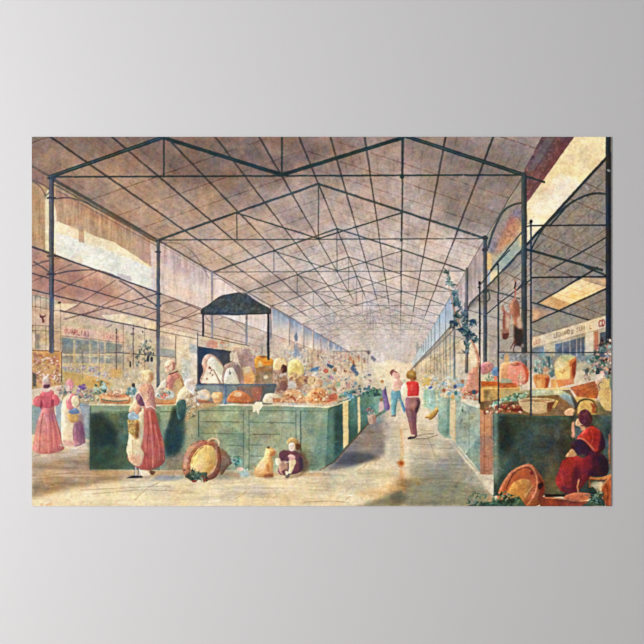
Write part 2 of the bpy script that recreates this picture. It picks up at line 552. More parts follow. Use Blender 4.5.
    dabs([(165, 175), (200, 160), (330, 175), (345, 220), (250, 225), (170, 215)], [(190, 190, 160), (150, 166, 160), (140, 110, 150), (120, 96, 140), (216, 206, 180), (100, 124, 110), (206, 150, 130)],
         90, .8, 2.4, part=back, edge=(110, 106, 110))
    leaves(83, 387, 16, 4, [(124, 88, 150), (98, 78, 128)], 2, 2, seed=2)
    fr()


GLY = {
    'A': [[(0, 1), (.5, 0), (1, 1)], [(.2, .62), (.8, .62)]],
    'C': [[(1, .15), (.6, 0), (.1, .25), (.1, .75), (.6, 1), (1, .85)]],
    'D': [[(0, 0), (0, 1), (.6, 1), (1, .6), (.95, .3), (.55, 0), (0, 0)]],
    'E': [[(1, 0), (0, 0), (0, 1), (1, 1)], [(0, .5), (.8, .5)]],
    'G': [[(1, .15), (.6, 0), (.1, .25), (.1, .75), (.6, 1), (1, .85), (1, .5), (.6, .5)]],
    'H': [[(0, 0), (0, 1)], [(1, 0), (1, 1)], [(0, .5), (1, .5)]],
    'I': [[(.5, 0), (.5, 1)]],
    'L': [[(0, 0), (0, 1), (1, 1)]],
    'M': [[(0, 1), (0, 0), (.5, .7), (1, 0), (1, 1)]],
    'N': [[(0, 1), (0, 0), (1, 1), (1, 0)]],
    'O': [[(.5, 0), (.05, .3), (.05, .7), (.5, 1), (.95, .7), (.95, .3), (.5, 0)]],
    'P': [[(0, 1), (0, 0), (.8, .05), (.95, .3), (.7, .5), (0, .5)]],
    'R': [[(0, 1), (0, 0), (.8, .05), (.95, .3), (.7, .5), (0, .5)], [(.5, .5), (1, 1)]],
    'S': [[(1, .1), (.5, 0), (.05, .25), (.95, .7), (.5, 1), (0, .9)]],
    'T': [[(0, 0), (1, 0)], [(.5, 0), (.5, 1)]],
    'U': [[(0, 0), (0, .75), (.5, 1), (1, .75), (1, 0)]],
    'V': [[(0, 0), (.5, 1), (1, 0)]],
    ' ': [],
}


def letters(part, txt, x, y, adv, h, slope_per, col, a, mirror=False, w=.75, grow=0.0):
    """capitals in the current frame, each dropped by slope_per"""
    for i, ch in enumerate(txt):
        ww = adv * .66; hh = h * (1 + grow * i)
        for st in GLY[ch]:
            L([(x + i * adv + u * ww, y + i * slope_per + (u * slope_per * .66) + v * hh) for u, v in st], w, col, a, part=part, amp=.3)


def right_side(beams):
    ais = new('painted_side_roof', 0, 'grey-brown boarded underside of the right side roof')
    sky = new('painted_sky', 0, 'warm yellow sky with a white cloud at upper right')
    cloth = new('painted_awning_cloth', 0, 'mauve and rust cloth along the right eave')
    E1 = lambda x: VY - 1.661 * (x - VX)
    E2 = lambda x: VY - 1.083 * (x - VX)
    P([(612, 136), (547, 136), (410, 365), (411, 371), (470, 371), (612, 371)], (140, 130, 118), part=ais, amp=.05)
    P([(612, 136), (547, 136), (410, 365), (410, 370), (612, 152)], (240, 216, 168), part=sky, amp=.03)
    # far bays of the band, blue
    P([(490, E1(490)), (412, E1(412)), (412, E2(412)), (490, E2(490))], (150, 168, 186), part=cloth, tex='v', amp=.06,
      col2=(196, 208, 210), g=((440, 300), (452, 330)))
    P([(488, E1(488)), (455, E1(455)), (455, E2(455)), (488, E2(488))], (172, 156, 152), part=cloth, tex='v', amp=.08,
      col2=(202, 188, 180), g=((467, 270), (476, 300)))
    fr(480, 130, 4.6)
    P([(285, 28), (435, 28), (215, 335), (205, 330), (205, 180)], (98, 72, 74), part=cloth, tex='f', amp=.16, col2=(126, 84, 84), g=((380, 40), (230, 320)))
    P([(205, 205), (205, 340), (150, 400), (30, 560), (28, 500)], (150, 136, 122), part=ais, amp=.05)
    L([(395, 40), (300, 190), (240, 270)], .9, (74, 54, 56), .7)
    L([(345, 40), (250, 190)], 1.0, (70, 66, 64), .7)
    P([(300, 33), (345, 33), (240, 190), (210, 200)], (104, 96, 92), a=.8, soft=1)
    P([(395, 28), (433, 28), (222, 328), (215, 310)], (116, 66, 70), a=.6, soft=1)
    P([(432, 33), (580, 33), (580, 130), (225, 500), (215, 480), (215, 340)], (242, 216, 162), part=sky, amp=.04)
    P([(215, 340), (260, 290), (320, 300), (400, 320), (225, 500)], (247, 228, 184), a=.9, soft=2)
    for (x, y, r) in ((375, 235, 42), (345, 255, 30), (410, 250, 45), (340, 330, 40), (280, 360, 40), (370, 290, 50), (320, 290, 30), (250, 420, 24)):
        E(x, y, r, r * .8, (251, 238, 208), a=.7, soft=1.2, rough=.2, amp=.02, part=None)
    E(310, 265, 40, 22, (232, 196, 150), a=.35, soft=2)
    # bay between the two near columns
    P([(185, 345), (35, 545), (28, 645), (130, 645), (200, 560), (200, 345)], (176, 160, 132), part=cloth, amp=.1)
    P([(205, 330), (170, 350), (40, 530), (35, 560), (60, 565), (205, 440)], (132, 124, 136), a=.9, soft=2, tex='f', amp=.12, part=cloth)
    P([(150, 400), (90, 470), (60, 560), (110, 570), (180, 470), (205, 400)], (198, 138, 96), a=.75, soft=3, tex='f', amp=.12)
    P([(120, 420), (150, 380), (160, 420), (110, 470)], (160, 88, 76), a=.5, soft=2)
    P([(100, 645), (200, 545), (205, 480), (120, 530), (70, 600), (50, 645)], (156, 170, 156), a=.9, soft=2.5)
    P([(175, 450), (205, 400), (205, 520), (180, 540)], (222, 190, 130), a=.9, soft=1.5)
    P([(30, 560), (52, 570), (52, 640), (30, 640)], (230, 190, 120), a=.9, soft=.7)
    # side roof underside, right
    P([(575, 135), (612, 90), (612, 645), (100, 645)], (128, 118, 107), part=ais, amp=.07, tex='f')
    P([(560, 190), (400, 330), (300, 480), (420, 420), (580, 330)], (128, 116, 104), a=.5, soft=5)
    fr()
    P([(602, 160), (612, 160), (612, 340), (532, 345), (470, 372), (412, 372), (410, 370), (500, ln(-1.083, 500)), (531, 238)], (138, 129, 118), part=ais, amp=.06, tex='f')
    P([(486, 300), (530, 250), (531, 372), (470, 372), (440, 345)], (186, 172, 152), a=.85, soft=5, part=None)
    P([(412, 371), (452, 326), (480, 300), (486, 372)], (206, 194, 174), a=.9, soft=2, part=ais)
    # boards of the side roof
    clip([(612, 152), (531, 239), (480, 294), (480, 372), (612, 372)])
    for (p, q) in (((538, 185), (606, 215)), ((560, 172), (606, 192)), ((527, 203 + 55), (606, 290)), ((532, 230), (606, 262)), ((532, 290), (560, 296)), ((571, 303), (606, 316)),
                   ((500, 270), (530, 285)), ((498, 300), (532, 312))):
        L([p, q], .9, (96, 66, 48), .7, amp=.4)
    for m in (.98, .9, .82, .74, .66, .5, .4):
        L([(606, ln(-m, 606)), (500, ln(-m, 500))], .8, (90, 82, 76), .5, amp=.4)
    clip()
    # skylight in the side roof
    fr(530, 270, 8.05)
    lite = new('painted_skylight', ais, 'glowing orange-cream skylight')
    P([(65, 268), (165, 210), (330, 270), (235, 318)], (206, 160, 106), part=lite, amp=.08)
    P([(165, 210), (410, 72), (520, 110), (612, 135), (612, 145), (330, 272)], (243, 206, 146), part=lite, amp=.06)
    P([(410, 72), (430, 62), (612, 70), (612, 130)], (196, 162, 118), amp=.08)
    P([(250, 160), (420, 90), (480, 110), (350, 190)], (248, 218, 166), a=.6, soft=1.5)
    E(345, 205, 30, 20, (232, 176, 90), a=.6, soft=1)
    for a_, b_ in (((210, 190), (420, 250)), ((300, 140), (500, 205)), ((190, 230), (520, 90)), ((380, 215), (600, 130)), ((410, 75), (600, 135))):
        L([a_, b_], .4, (190, 130, 80), .8)
    P([(18, 300), (110, 325), (200, 330), (18, 415)], (206, 156, 120), a=.75, soft=1.5)
    P([(18, 330), (70, 345), (60, 375), (18, 400)], (234, 186, 136), a=.8, soft=1)
    P([(20, 415), (220, 330), (460, 405), (18, 520)], (150, 142, 124), a=.8, soft=.7)
    d = (40, 52, 56)
    L([(60, 268), (480, 18), (540, -20)], 1.5, d, .95, w2=2.2, part=beams)
    L([(15, 425), (230, 328), (612, 150)], 1.3, d, .95, w2=2.0, part=beams)
    L([(15, 262), (480, 405)], 1.5, d, .9, part=beams)
    L([(445, -25), (610, 45)], 2.0, d, .9, part=beams)
    L([(15, 480), (130, 520)], 1.0, (70, 76, 74), .8)
    # sign board and shop
    sh = new('painted_shop_front', 0, 'pale shop front under the right side roof')
    sign = new('painted_shop_sign', sh, 'cream sign board with faded grey and red lettering')
    P([(18, 545), (612, 365), (612, 700), (18, 700)], (190, 176, 146), part=sh, amp=.08)
    P([(18, 548), (612, 368), (612, 460), (18, 624)], (224, 202, 164), part=sign, amp=.05)
    L([(18, 626), (612, 463)], .7, (170, 150, 116), .8)
    L([(18, 546), (612, 367)], .6, (196, 170, 130), .8)
    lt = new('painted_lettering', sign, 'faded grey capitals with red ones at the ends')
    for tx, x, y, ad, h, cc in (('LEDUAND', 192, 514, 19, 34, (104, 90, 66)), ('D', 332, 484, 18, 30, (124, 108, 80)), ('SUH', 372, 466, 24, 34, (150, 124, 80)), ('L', 480, 440, 20, 34, (160, 110, 60))):
        letters(lt, tx, x, y, ad, h, -.30 * ad, cc, .75, w=.7)
    letters(lt, 'CD', 552, 408, 28, 50, -6, (176, 84, 78), .9, w=1.3)
    letters(lt, 'LES', 30, 575, 18, 26, -6, (190, 110, 96), .8, w=.8)
    for xa, xb in ((200, 260), (262, 318), (322, 372), (376, 405), (410, 440)):
        P([(xa, 600 - (xa - 200) * .27), (xb, 600 - (xb - 200) * .27), (xb, 700), (xa, 700)], (104, 116, 134), part=sh, amp=.14)
        P([(xa + 4, 640), (xb - 8, 610), (xb - 14, 700)], (66, 78, 100), a=.6, soft=1)
    for x in (262, 320, 374, 407, 440):
        L([(x, 590), (x, 700)], .6, (190, 186, 176), .8)
    P([(446, 508), (505, 495), (505, 700), (446, 700)], (216, 204, 180), part=sh)
    P([(515, 500), (548, 490), (548, 700), (515, 700)], (184, 124, 100), part=sh, amp=.1)
    P([(560, 505), (612, 495), (612, 700), (560, 700)], (84, 96, 110), part=sh, amp=.1)
    P([(18, 630), (110, 610), (110, 700), (18, 700)], (118, 128, 136), amp=.1)
    fr()


def right_iron(beams):
    fr()
    d = (34, 52, 58)
    # edge girder of the side roof with its arched braces
    L([(606, 158), (531, 240), (524.5, 247)], 2.6, (40, 50, 54), .97, w2=2.4, part=beams)
    L([(524.5, 247), (487, ln(-1.083, 487))], 2.0, (56, 66, 68), .95, w2=1.5, part=beams)
    L([(487, ln(-1.083, 487)), (412, 368)], 1.3, (96, 102, 104), .85, w2=.6)
    for k in range(3, 16):
        x = 400 + 124 * sk(k)
        L([(x, VY - 206 * sk(k)), (x, 372 - 2 * k)], max(.6, 2.2 * sk(k) ** 1.0), (110, 120, 128), .8, tex='v')
    fr(480, 130, 4.6)
    L([(580, 296), (540, 292), (490, 300), (440, 322), (400, 350), (360, 395), (320, 440)], 2.2, (44, 62, 64), .97, sm=True, part=beams)
    L([(395, 350), (340, 400), (290, 455), (250, 520), (236, 550)], 1.6, (44, 56, 60), .95, sm=True, part=beams)
    L([(190, 335), (150, 345), (110, 372), (80, 420), (55, 480), (38, 540)], 2.2, (62, 70, 68), .95, sm=True, part=beams)
    L([(200, 215), (130, 320), (60, 460)], 1.2, (90, 86, 80), .8, part=beams)
    L([(200, 565), (170, 575), (150, 600), (110, 645)], 1.4, (60, 70, 72), .9, sm=True)
    L([(295, 240), (210, 212)], 2.2, (44, 60, 62), 1, part=beams)
    L([(215, 550), (440, 612), (560, 645)], 2.6, (44, 60, 62), 1, part=beams)
    L([(600, 480), (520, 530), (400, 600), (320, 645)], 1.5, (44, 56, 60), .95, part=beams)
    L([(235, 440), (606, 438)], 1.6, (32, 44, 56), 1, part=beams)
    L([(45, 530), (20, 560)], 1, (110, 104, 98), .8)
    L([(230, 440), (212, 445), (48, 645)], 1.4, (44, 56, 60), .9)
    fr()
    # columns
    specs = ((524.0, 5.6, 175, 368, (58, 70, 74), 'dark blue-green iron column, second from the right edge'),
             (485.0, 3.8, 237, 364, (76, 82, 88), 'blue-grey iron column behind the leafy branch'),
             (466.6, 3.0, 269, 372, (104, 104, 108), None), (454.0, 2.0, 291, 378, (120, 128, 132), None),
             (608.2, 5.4, 136, 345, (34, 42, 50), 'near-black iron column at the right edge'))
    for x, w, a_, b_, c, lab in specs:
        pt = new('painted_column', 0, lab)
        L([(x, a_), (x, b_)], w, c, 1, tex='v', part=pt)
        L([(x - w * .25, a_ + 2), (x - w * .25, b_)], w * .22, tuple(np.array(c) * 1.3 + 8), .7)
        L([(x + w * .36, a_), (x + w * .36, b_)], w * .25, tuple(np.array(c) * .6), .7)
        for yy in {608.0: (155, 193, 225), 524.3: (176, 202, 248, 266), 485.0: (238, 250, 291)}.get(x, ()):
            E(x, yy, w * .85, 2.2, tuple(np.array(c) * .8), part=pt, amp=0)
    for (x, y) in ((609, 171), (588, 189), (586, 187), (608, 170)):
        E(x, y, 1.4, .9, (190, 190, 186), a=.6)
    # stall ironwork
    fr(440, 260, 8.05)
    iron = new('painted_stall_frame', 0, 'thin dark iron frame over the right stall')
    L([(317, 185), (317, 480)], 1.3, (30, 36, 46), 1, part=iron)
    L([(319, 480), (318, 1140)], 1.8, (34, 44, 52), 1, part=iron)
    E(317, 186, 11, 15, (20, 26, 38), part=iron, amp=0)
    E(314, 222, 13, 5, (24, 30, 40), part=iron, amp=0)
    for y in (310, 460, 590, 700, 860, 960):
        E(318, y, 8, 16, (24, 34, 46), part=iron, amp=0)
    L([(468, 35), (468, 1195)], 1.5, (40, 52, 62), 1, part=iron)
    E(462, 34, 11, 10, (30, 38, 50), part=iron, amp=0)
    L([(318, 205), (480, 5), (560, -80)], 1.1, (44, 54, 62), .95, part=iron)
    L([(355, 455), (420, 395), (470, 352), (620, 240), (680, 165)], 1.1, (40, 50, 58), .95, part=iron)
    L([(380, 240), (640, 310)], 1.5, (84, 86, 84), .9)
    L([(220, 400), (500, 485)], .9, (110, 106, 100), .85)
    L([(300, 325), (360, 340)], .9, (90, 90, 90), .8)
    L([(385, 235), (400, 300), (375, 340)], 1.4, (66, 74, 84), .9, sm=True)
    L([(225, 400), (240, 350), (330, 260), (590, 0)], 1.3, (66, 74, 78), .9)
    L([(60, 600), (220, 640)], .7, (130, 126, 120), .8)
    L([(330, 590), (470, 620)], .7, (120, 116, 108), .8)
    L([(235, 560), (320, 490)], .7, (130, 120, 110), .8)
    fr()
    L([(530.8, 222), (530.8, 415)], 1.8, (44, 60, 78), 1, part=iron)
    E(530.8, 221.5, 1.8, 2.2, (20, 28, 40), part=iron, amp=0)
    L([(531, 277.5), (606, 276.8)], 1.6, (26, 34, 44), 1, part=iron)
    L([(498, 352.5), (606, 352.5)], 1.0, (50, 62, 74), .9, part=iron)
    L([(531, 279), (517, 290)], 1.1, (40, 50, 58), .95, part=iron)


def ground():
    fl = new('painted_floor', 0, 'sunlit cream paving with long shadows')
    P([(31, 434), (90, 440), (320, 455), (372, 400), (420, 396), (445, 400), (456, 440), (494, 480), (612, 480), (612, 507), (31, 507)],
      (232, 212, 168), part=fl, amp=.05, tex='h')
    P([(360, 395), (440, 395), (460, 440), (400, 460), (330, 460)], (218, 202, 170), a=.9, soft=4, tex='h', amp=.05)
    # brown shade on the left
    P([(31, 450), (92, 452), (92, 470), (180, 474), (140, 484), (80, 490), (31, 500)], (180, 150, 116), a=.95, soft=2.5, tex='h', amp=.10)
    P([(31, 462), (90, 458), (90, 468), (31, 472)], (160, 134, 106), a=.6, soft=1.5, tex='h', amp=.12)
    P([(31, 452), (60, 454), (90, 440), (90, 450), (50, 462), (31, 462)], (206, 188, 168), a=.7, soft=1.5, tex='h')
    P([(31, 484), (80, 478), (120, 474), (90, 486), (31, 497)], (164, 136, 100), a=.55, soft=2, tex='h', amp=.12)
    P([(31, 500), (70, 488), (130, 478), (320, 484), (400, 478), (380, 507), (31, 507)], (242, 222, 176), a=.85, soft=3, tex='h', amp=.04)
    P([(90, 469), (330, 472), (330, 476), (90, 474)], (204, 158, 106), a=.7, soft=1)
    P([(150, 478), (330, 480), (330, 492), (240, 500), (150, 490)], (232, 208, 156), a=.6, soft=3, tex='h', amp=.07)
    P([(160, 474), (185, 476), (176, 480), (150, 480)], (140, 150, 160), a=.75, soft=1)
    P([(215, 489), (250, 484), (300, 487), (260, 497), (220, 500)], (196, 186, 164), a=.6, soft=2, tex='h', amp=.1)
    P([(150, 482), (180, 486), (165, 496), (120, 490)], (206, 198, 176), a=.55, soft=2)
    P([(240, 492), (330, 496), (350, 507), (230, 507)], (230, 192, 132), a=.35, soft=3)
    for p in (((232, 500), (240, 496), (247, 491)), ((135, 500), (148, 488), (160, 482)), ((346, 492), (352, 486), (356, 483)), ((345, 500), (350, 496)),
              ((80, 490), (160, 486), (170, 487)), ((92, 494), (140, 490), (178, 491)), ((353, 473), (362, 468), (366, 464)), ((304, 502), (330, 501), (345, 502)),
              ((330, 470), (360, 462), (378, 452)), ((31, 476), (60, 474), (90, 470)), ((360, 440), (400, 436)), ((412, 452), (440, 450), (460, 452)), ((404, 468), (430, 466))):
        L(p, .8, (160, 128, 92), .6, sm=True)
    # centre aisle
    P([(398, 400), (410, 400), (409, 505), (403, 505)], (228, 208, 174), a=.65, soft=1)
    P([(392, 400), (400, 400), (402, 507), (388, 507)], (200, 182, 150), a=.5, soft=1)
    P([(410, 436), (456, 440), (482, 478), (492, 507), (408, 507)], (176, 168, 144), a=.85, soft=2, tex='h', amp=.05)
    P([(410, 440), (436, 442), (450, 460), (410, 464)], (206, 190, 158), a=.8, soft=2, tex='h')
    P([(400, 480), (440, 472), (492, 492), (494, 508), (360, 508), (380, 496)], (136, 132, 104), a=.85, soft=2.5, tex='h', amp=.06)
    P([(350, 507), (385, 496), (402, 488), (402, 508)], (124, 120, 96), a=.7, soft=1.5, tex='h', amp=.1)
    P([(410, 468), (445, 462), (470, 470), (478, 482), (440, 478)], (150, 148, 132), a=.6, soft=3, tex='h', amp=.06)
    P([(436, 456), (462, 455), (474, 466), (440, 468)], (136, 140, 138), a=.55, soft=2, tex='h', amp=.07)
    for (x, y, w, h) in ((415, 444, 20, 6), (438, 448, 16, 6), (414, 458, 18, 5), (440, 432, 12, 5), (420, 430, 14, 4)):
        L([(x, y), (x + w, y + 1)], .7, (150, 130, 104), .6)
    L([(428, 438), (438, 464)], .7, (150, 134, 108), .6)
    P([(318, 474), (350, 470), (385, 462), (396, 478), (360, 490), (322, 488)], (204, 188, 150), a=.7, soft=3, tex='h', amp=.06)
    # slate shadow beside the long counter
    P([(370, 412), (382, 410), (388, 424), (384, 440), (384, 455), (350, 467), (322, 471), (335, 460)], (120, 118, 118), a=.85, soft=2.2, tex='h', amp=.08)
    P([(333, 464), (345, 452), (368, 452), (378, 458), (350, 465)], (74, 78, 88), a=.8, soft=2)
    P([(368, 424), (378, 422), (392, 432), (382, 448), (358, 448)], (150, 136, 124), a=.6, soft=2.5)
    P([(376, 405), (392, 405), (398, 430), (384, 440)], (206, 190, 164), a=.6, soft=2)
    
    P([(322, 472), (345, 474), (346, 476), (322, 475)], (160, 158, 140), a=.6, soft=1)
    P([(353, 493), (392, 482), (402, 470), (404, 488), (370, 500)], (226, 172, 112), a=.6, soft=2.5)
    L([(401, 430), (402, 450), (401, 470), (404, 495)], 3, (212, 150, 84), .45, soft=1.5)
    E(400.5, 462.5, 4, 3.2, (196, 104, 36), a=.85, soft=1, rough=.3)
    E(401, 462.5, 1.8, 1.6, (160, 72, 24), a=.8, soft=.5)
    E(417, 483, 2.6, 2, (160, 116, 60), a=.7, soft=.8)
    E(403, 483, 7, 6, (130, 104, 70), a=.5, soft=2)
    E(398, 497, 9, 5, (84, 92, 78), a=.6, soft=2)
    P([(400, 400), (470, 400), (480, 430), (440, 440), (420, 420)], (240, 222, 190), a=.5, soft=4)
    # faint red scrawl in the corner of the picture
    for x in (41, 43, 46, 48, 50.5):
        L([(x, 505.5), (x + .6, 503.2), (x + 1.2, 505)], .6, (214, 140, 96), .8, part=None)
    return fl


def far_crowd():
    c = new('painted_crowd', 0, 'hazy multicoloured crowd and produce beyond the long counter')
    reg = [(205, 345), (285, 345), (345, 352), (372, 372), (384, 400), (366, 412), (340, 405), (250, 405), (205, 400)]
    P([(270, 352), (300, 352), (345, 350), (372, 368), (384, 392), (384, 405), (340, 410), (250, 405), (262, 356)], (204, 184, 156), part=c, amp=.08, soft=1)
    P([(262, 335), (345, 366), (345, 372), (262, 360)], (206, 186, 164), a=.9, soft=1)
    dabs(reg, [(206, 180, 150), (226, 206, 170), (196, 160, 130), (170, 176, 150), (212, 160, 140), (150, 166, 176), (232, 214, 180), (180, 150, 140)],
         700, .6, 2.6, part=c, seed=3, a=.7)
    dabs([(320, 352), (366, 352), (372, 372), (366, 395), (320, 400)], [(206, 170, 150), (190, 150, 136), (214, 196, 160), (130, 150, 170), (172, 150, 150), (222, 206, 176), (150, 160, 140)],
         380, .4, 1.5, part=c, seed=4, a=.6)
    P(reg, (210, 190, 160), a=.22, soft=2)
    P([(345, 350), (372, 362), (392, 380), (392, 398), (366, 392), (350, 372)], (232, 214, 176), a=.55, soft=3)
    # thin poles and hooks of the farther stalls
    for x in (334, 341, 349, 356, 362, 368):
        L([(x, 351), (x, 372)], .6, (134, 118, 120), .7)
    L([(332, 351.5), (369, 351)], .7, (110, 104, 112), .7)
    for (x, y) in ((372, 357), (374, 359), (368, 352)):
        E(x, y, 1.6, 1.8, (92, 96, 108), soft=.3, a=.8)
    for (x, y, cc) in ((350, 358, (190, 110, 80)), (345, 356, (206, 150, 130)), (358, 357, (200, 130, 110)), (364, 360, (150, 100, 90)), (340, 360, (190, 160, 150)), (353, 362, (170, 90, 76))):
        E(x, y, 1.2, 3, cc, a=.8, soft=.3)
    for (x, y) in ((353, 366), (354, 370), (356, 373), (352, 368)):
        E(x, y, 2.0, 2.6, (74, 98, 128), a=.9, soft=.3, part=c)
    P([(312, 368), (320, 366), (318, 371), (310, 371)], (90, 128, 168), a=.9, part=c)
    P([(327, 363), (334, 366), (332, 369), (327, 366)], (52, 82, 120), a=.9, part=c)
    E(326, 371, 2.6, 2.4, (198, 96, 76), a=.9, rough=.4, part=c)
    E(331, 377, 2.4, 2, (184, 130, 150), a=.9, rough=.4, part=c)
    E(335, 370, 2, 2, (140, 96, 60), a=.9, part=c)
    E(328, 383, 5, 2.6, (160, 186, 176), a=.7, soft=1, rough=.3, part=c)
    E(347, 385, 2.4, 2.4, (206, 150, 146), a=.8, soft=.6, rough=.3, part=c)
    E(338, 384, 1.8, 3, (110, 150, 110), a=.7, soft=.6, rough=.3, part=c)
    E(355, 383, 1.4, 2.2, (90, 140, 170), a=.8, soft=.4, part=c)
    dabs([(300, 352), (345, 352), (372, 375), (372, 400), (330, 400), (300, 385)], [(96, 130, 160), (70, 104, 140), (206, 110, 90), (232, 190, 130), (150, 110, 130), (110, 150, 130), (240, 226, 200), (120, 84, 70)],
         170, .4, 1.5, part=c, seed=6, a=.75)
    dabs([(300, 372), (345, 380), (345, 402), (300, 402)], [(196, 156, 96), (214, 170, 110), (150, 104, 70), (226, 190, 140), (170, 180, 130)], 90, .8, 2.4, part=c, seed=7, a=.8)
    # little blue statue-like figure and posts behind the sacks
    P([(293.5, 336), (296, 331), (297.5, 337), (296.8, 341), (294.8, 341)], (84, 116, 150), a=.85, soft=.3, part=c)
    P([(294, 343), (297, 343), (300, 356), (292, 356)], (120, 140, 156), a=.7, soft=.6, part=c)
    dabs([(291, 343), (300, 343), (303, 358), (290, 358)], [(96, 124, 150), (150, 166, 170), (206, 200, 190)], 14, .5, 1.3, part=c)
    for (x, y0, y1) in ((308, 350, 362), (312, 352, 364), (318, 350, 360), (285, 350, 362), (262, 345, 358)):
        L([(x, y0), (x, y1)], .8, (120, 120, 130), .7)


def long_counter():
    fr()
    L([(158.3, 300), (158.3, 387)], 3.4, (92, 98, 108), .9, tex='v')
    ct = new('painted_counter', 0, 'long green market counter with panelled front in the middle')
    fr()
    P([(90, 404), (330, 407), (345, 400), (386, 386), (386, 412), (368, 424), (335, 462), (320, 470), (90, 469.5)], (136, 154, 124), part=ct, amp=.08)
    # left stretch, deep green
    P([(90, 404), (160, 404), (160, 470), (90, 469)], (98, 116, 92), amp=.12)
    P([(90, 412), (100, 412), (114, 425), (118, 445), (112, 466), (90, 468)], (38, 56, 50), a=.92, soft=3, amp=.14)
    P([(90, 404), (160, 404), (160, 412), (90, 412)], (150, 172, 140), a=.8, soft=.8)
    P([(92, 446), (130, 446), (130, 468), (92, 468)], (70, 96, 72), a=.6, soft=3)
    # dark cast shade right of the pink woman
    P([(160, 404), (182, 404), (192, 412), (190, 440), (184, 466), (160, 468)], (128, 150, 122), amp=.08)
    P([(172, 408), (184, 402), (187, 430), (182, 446), (176, 458), (166, 458), (163, 440), (167, 425)], (40, 64, 64), a=.95, soft=2.2, amp=.12)
    P([(160, 404), (172, 404), (166, 428), (162, 430)], (160, 176, 140), a=.8, soft=1)
    P([(164, 456), (186, 452), (196, 470), (164, 470)], (150, 128, 104), a=.8, soft=3)
    P([(184, 412), (200, 406), (196, 440), (186, 462)], (170, 162, 124), a=.8, soft=2.5)
    # pale front
    P([(198, 408), (328, 410), (328, 470), (240, 472), (198, 460)], (158, 166, 132), a=.75, soft=2, amp=.08)
    P([(255, 425), (300, 415), (310, 470), (250, 470)], (172, 172, 134), a=.5, soft=6)
    P([(200, 440), (230, 430), (250, 470), (205, 470)], (136, 150, 122), a=.5, soft=5)
    E(236, 436, 10, 7, (96, 128, 108), a=.5, soft=3)
    E(258, 420, 12, 6, (110, 140, 116), a=.35, soft=4)
    E(304, 420, 10, 7, (118, 144, 122), a=.35, soft=4)
    P([(324, 410), (331, 408), (333, 462), (318, 469), (308, 469)], (116, 144, 124), a=.8, soft=2)
    side = new('painted_counter_side', ct, 'shaded dark green side with cream pilasters')
    P([(328, 409), (341, 401), (386, 386), (386, 411), (367, 425), (335, 462), (326, 467)], (62, 96, 88), part=side, amp=.10, col2=(110, 146, 122), g=((345, 430), (378, 405)))
    P([(328, 409), (334, 406), (334, 461), (324, 467)], (96, 124, 108), a=.85, soft=1.5)
    P([(334, 412), (342, 408), (342, 446), (334, 456)], (42, 72, 68), a=.6, soft=1.5)
    P([(372, 392), (386, 388), (386, 405), (378, 414), (374, 408)], (140, 174, 146), a=.8, soft=1.2)
    P([(342.6, 401), (348, 400), (348.5, 444), (343.4, 449)], (236, 206, 138), part=new('painted_pilaster', side, 'cream pilaster strip'), amp=.04)
    P([(357.5, 397), (360, 396.5), (360.5, 430), (358, 433.5)], (232, 206, 144), part=new('painted_pilaster', side, 'cream pilaster strip'), amp=.04)
    L([(320, 470), (334, 462), (368, 424), (382, 411)], 1.2, (120, 78, 54), .8)
    # panel joints
    d = (84, 104, 84)
    for (a_, b_) in (((198.5, 411), (198.5, 436)), ((199, 410.5), (243, 411)), ((249, 411), (249, 470)), ((243.5, 411), (243.5, 470)), ((249, 410.5), (295, 411)), ((300.5, 411), (300.5, 452)),
                     ((296, 411), (296, 440)), ((200, 421.5), (243, 422)), ((250, 422), (295, 423)), ((250, 434.5), (280, 434)), ((200, 433), (243, 434)), ((250, 445), (262, 445)),
                     ((228, 445), (243, 446)), ((301, 411), (326, 411)), ((250, 456), (262, 456)), ((202, 455), (243, 457))):
        L([a_, b_], .9, d, .7)
    L([(300.8, 411), (301, 458)], .9, (66, 88, 78), .8)
    L([(198.7, 411), (198.8, 436)], .8, (60, 92, 84), .8)
    L([(160, 411.5), (174, 411.5)], .6, (60, 70, 56), .9)
    L([(92, 411.8), (130, 411.5)], .5, (96, 108, 84), .7)
    L([(90.5, 404), (90.5, 469)], .7, (60, 84, 78), .8)
    # lip of the counter
    lip = new('painted_counter_lip', ct, 'thin cream counter edge')
    L([(90, 404.5), (160, 405)], 1.8, (234, 218, 170), 1, part=lip)
    L([(160, 405), (182, 404)], 1.4, (230, 210, 160), 1, part=lip)
    L([(198, 404.4), (250, 404.2), (327, 407), (336, 405), (345, 401.4), (350, 399.6)], 1.4, (236, 222, 178), 1, part=lip)
    P([(286, 457), (308, 440), (312, 455), (316, 468), (300, 470)], (120, 126, 90), a=.45, soft=2)


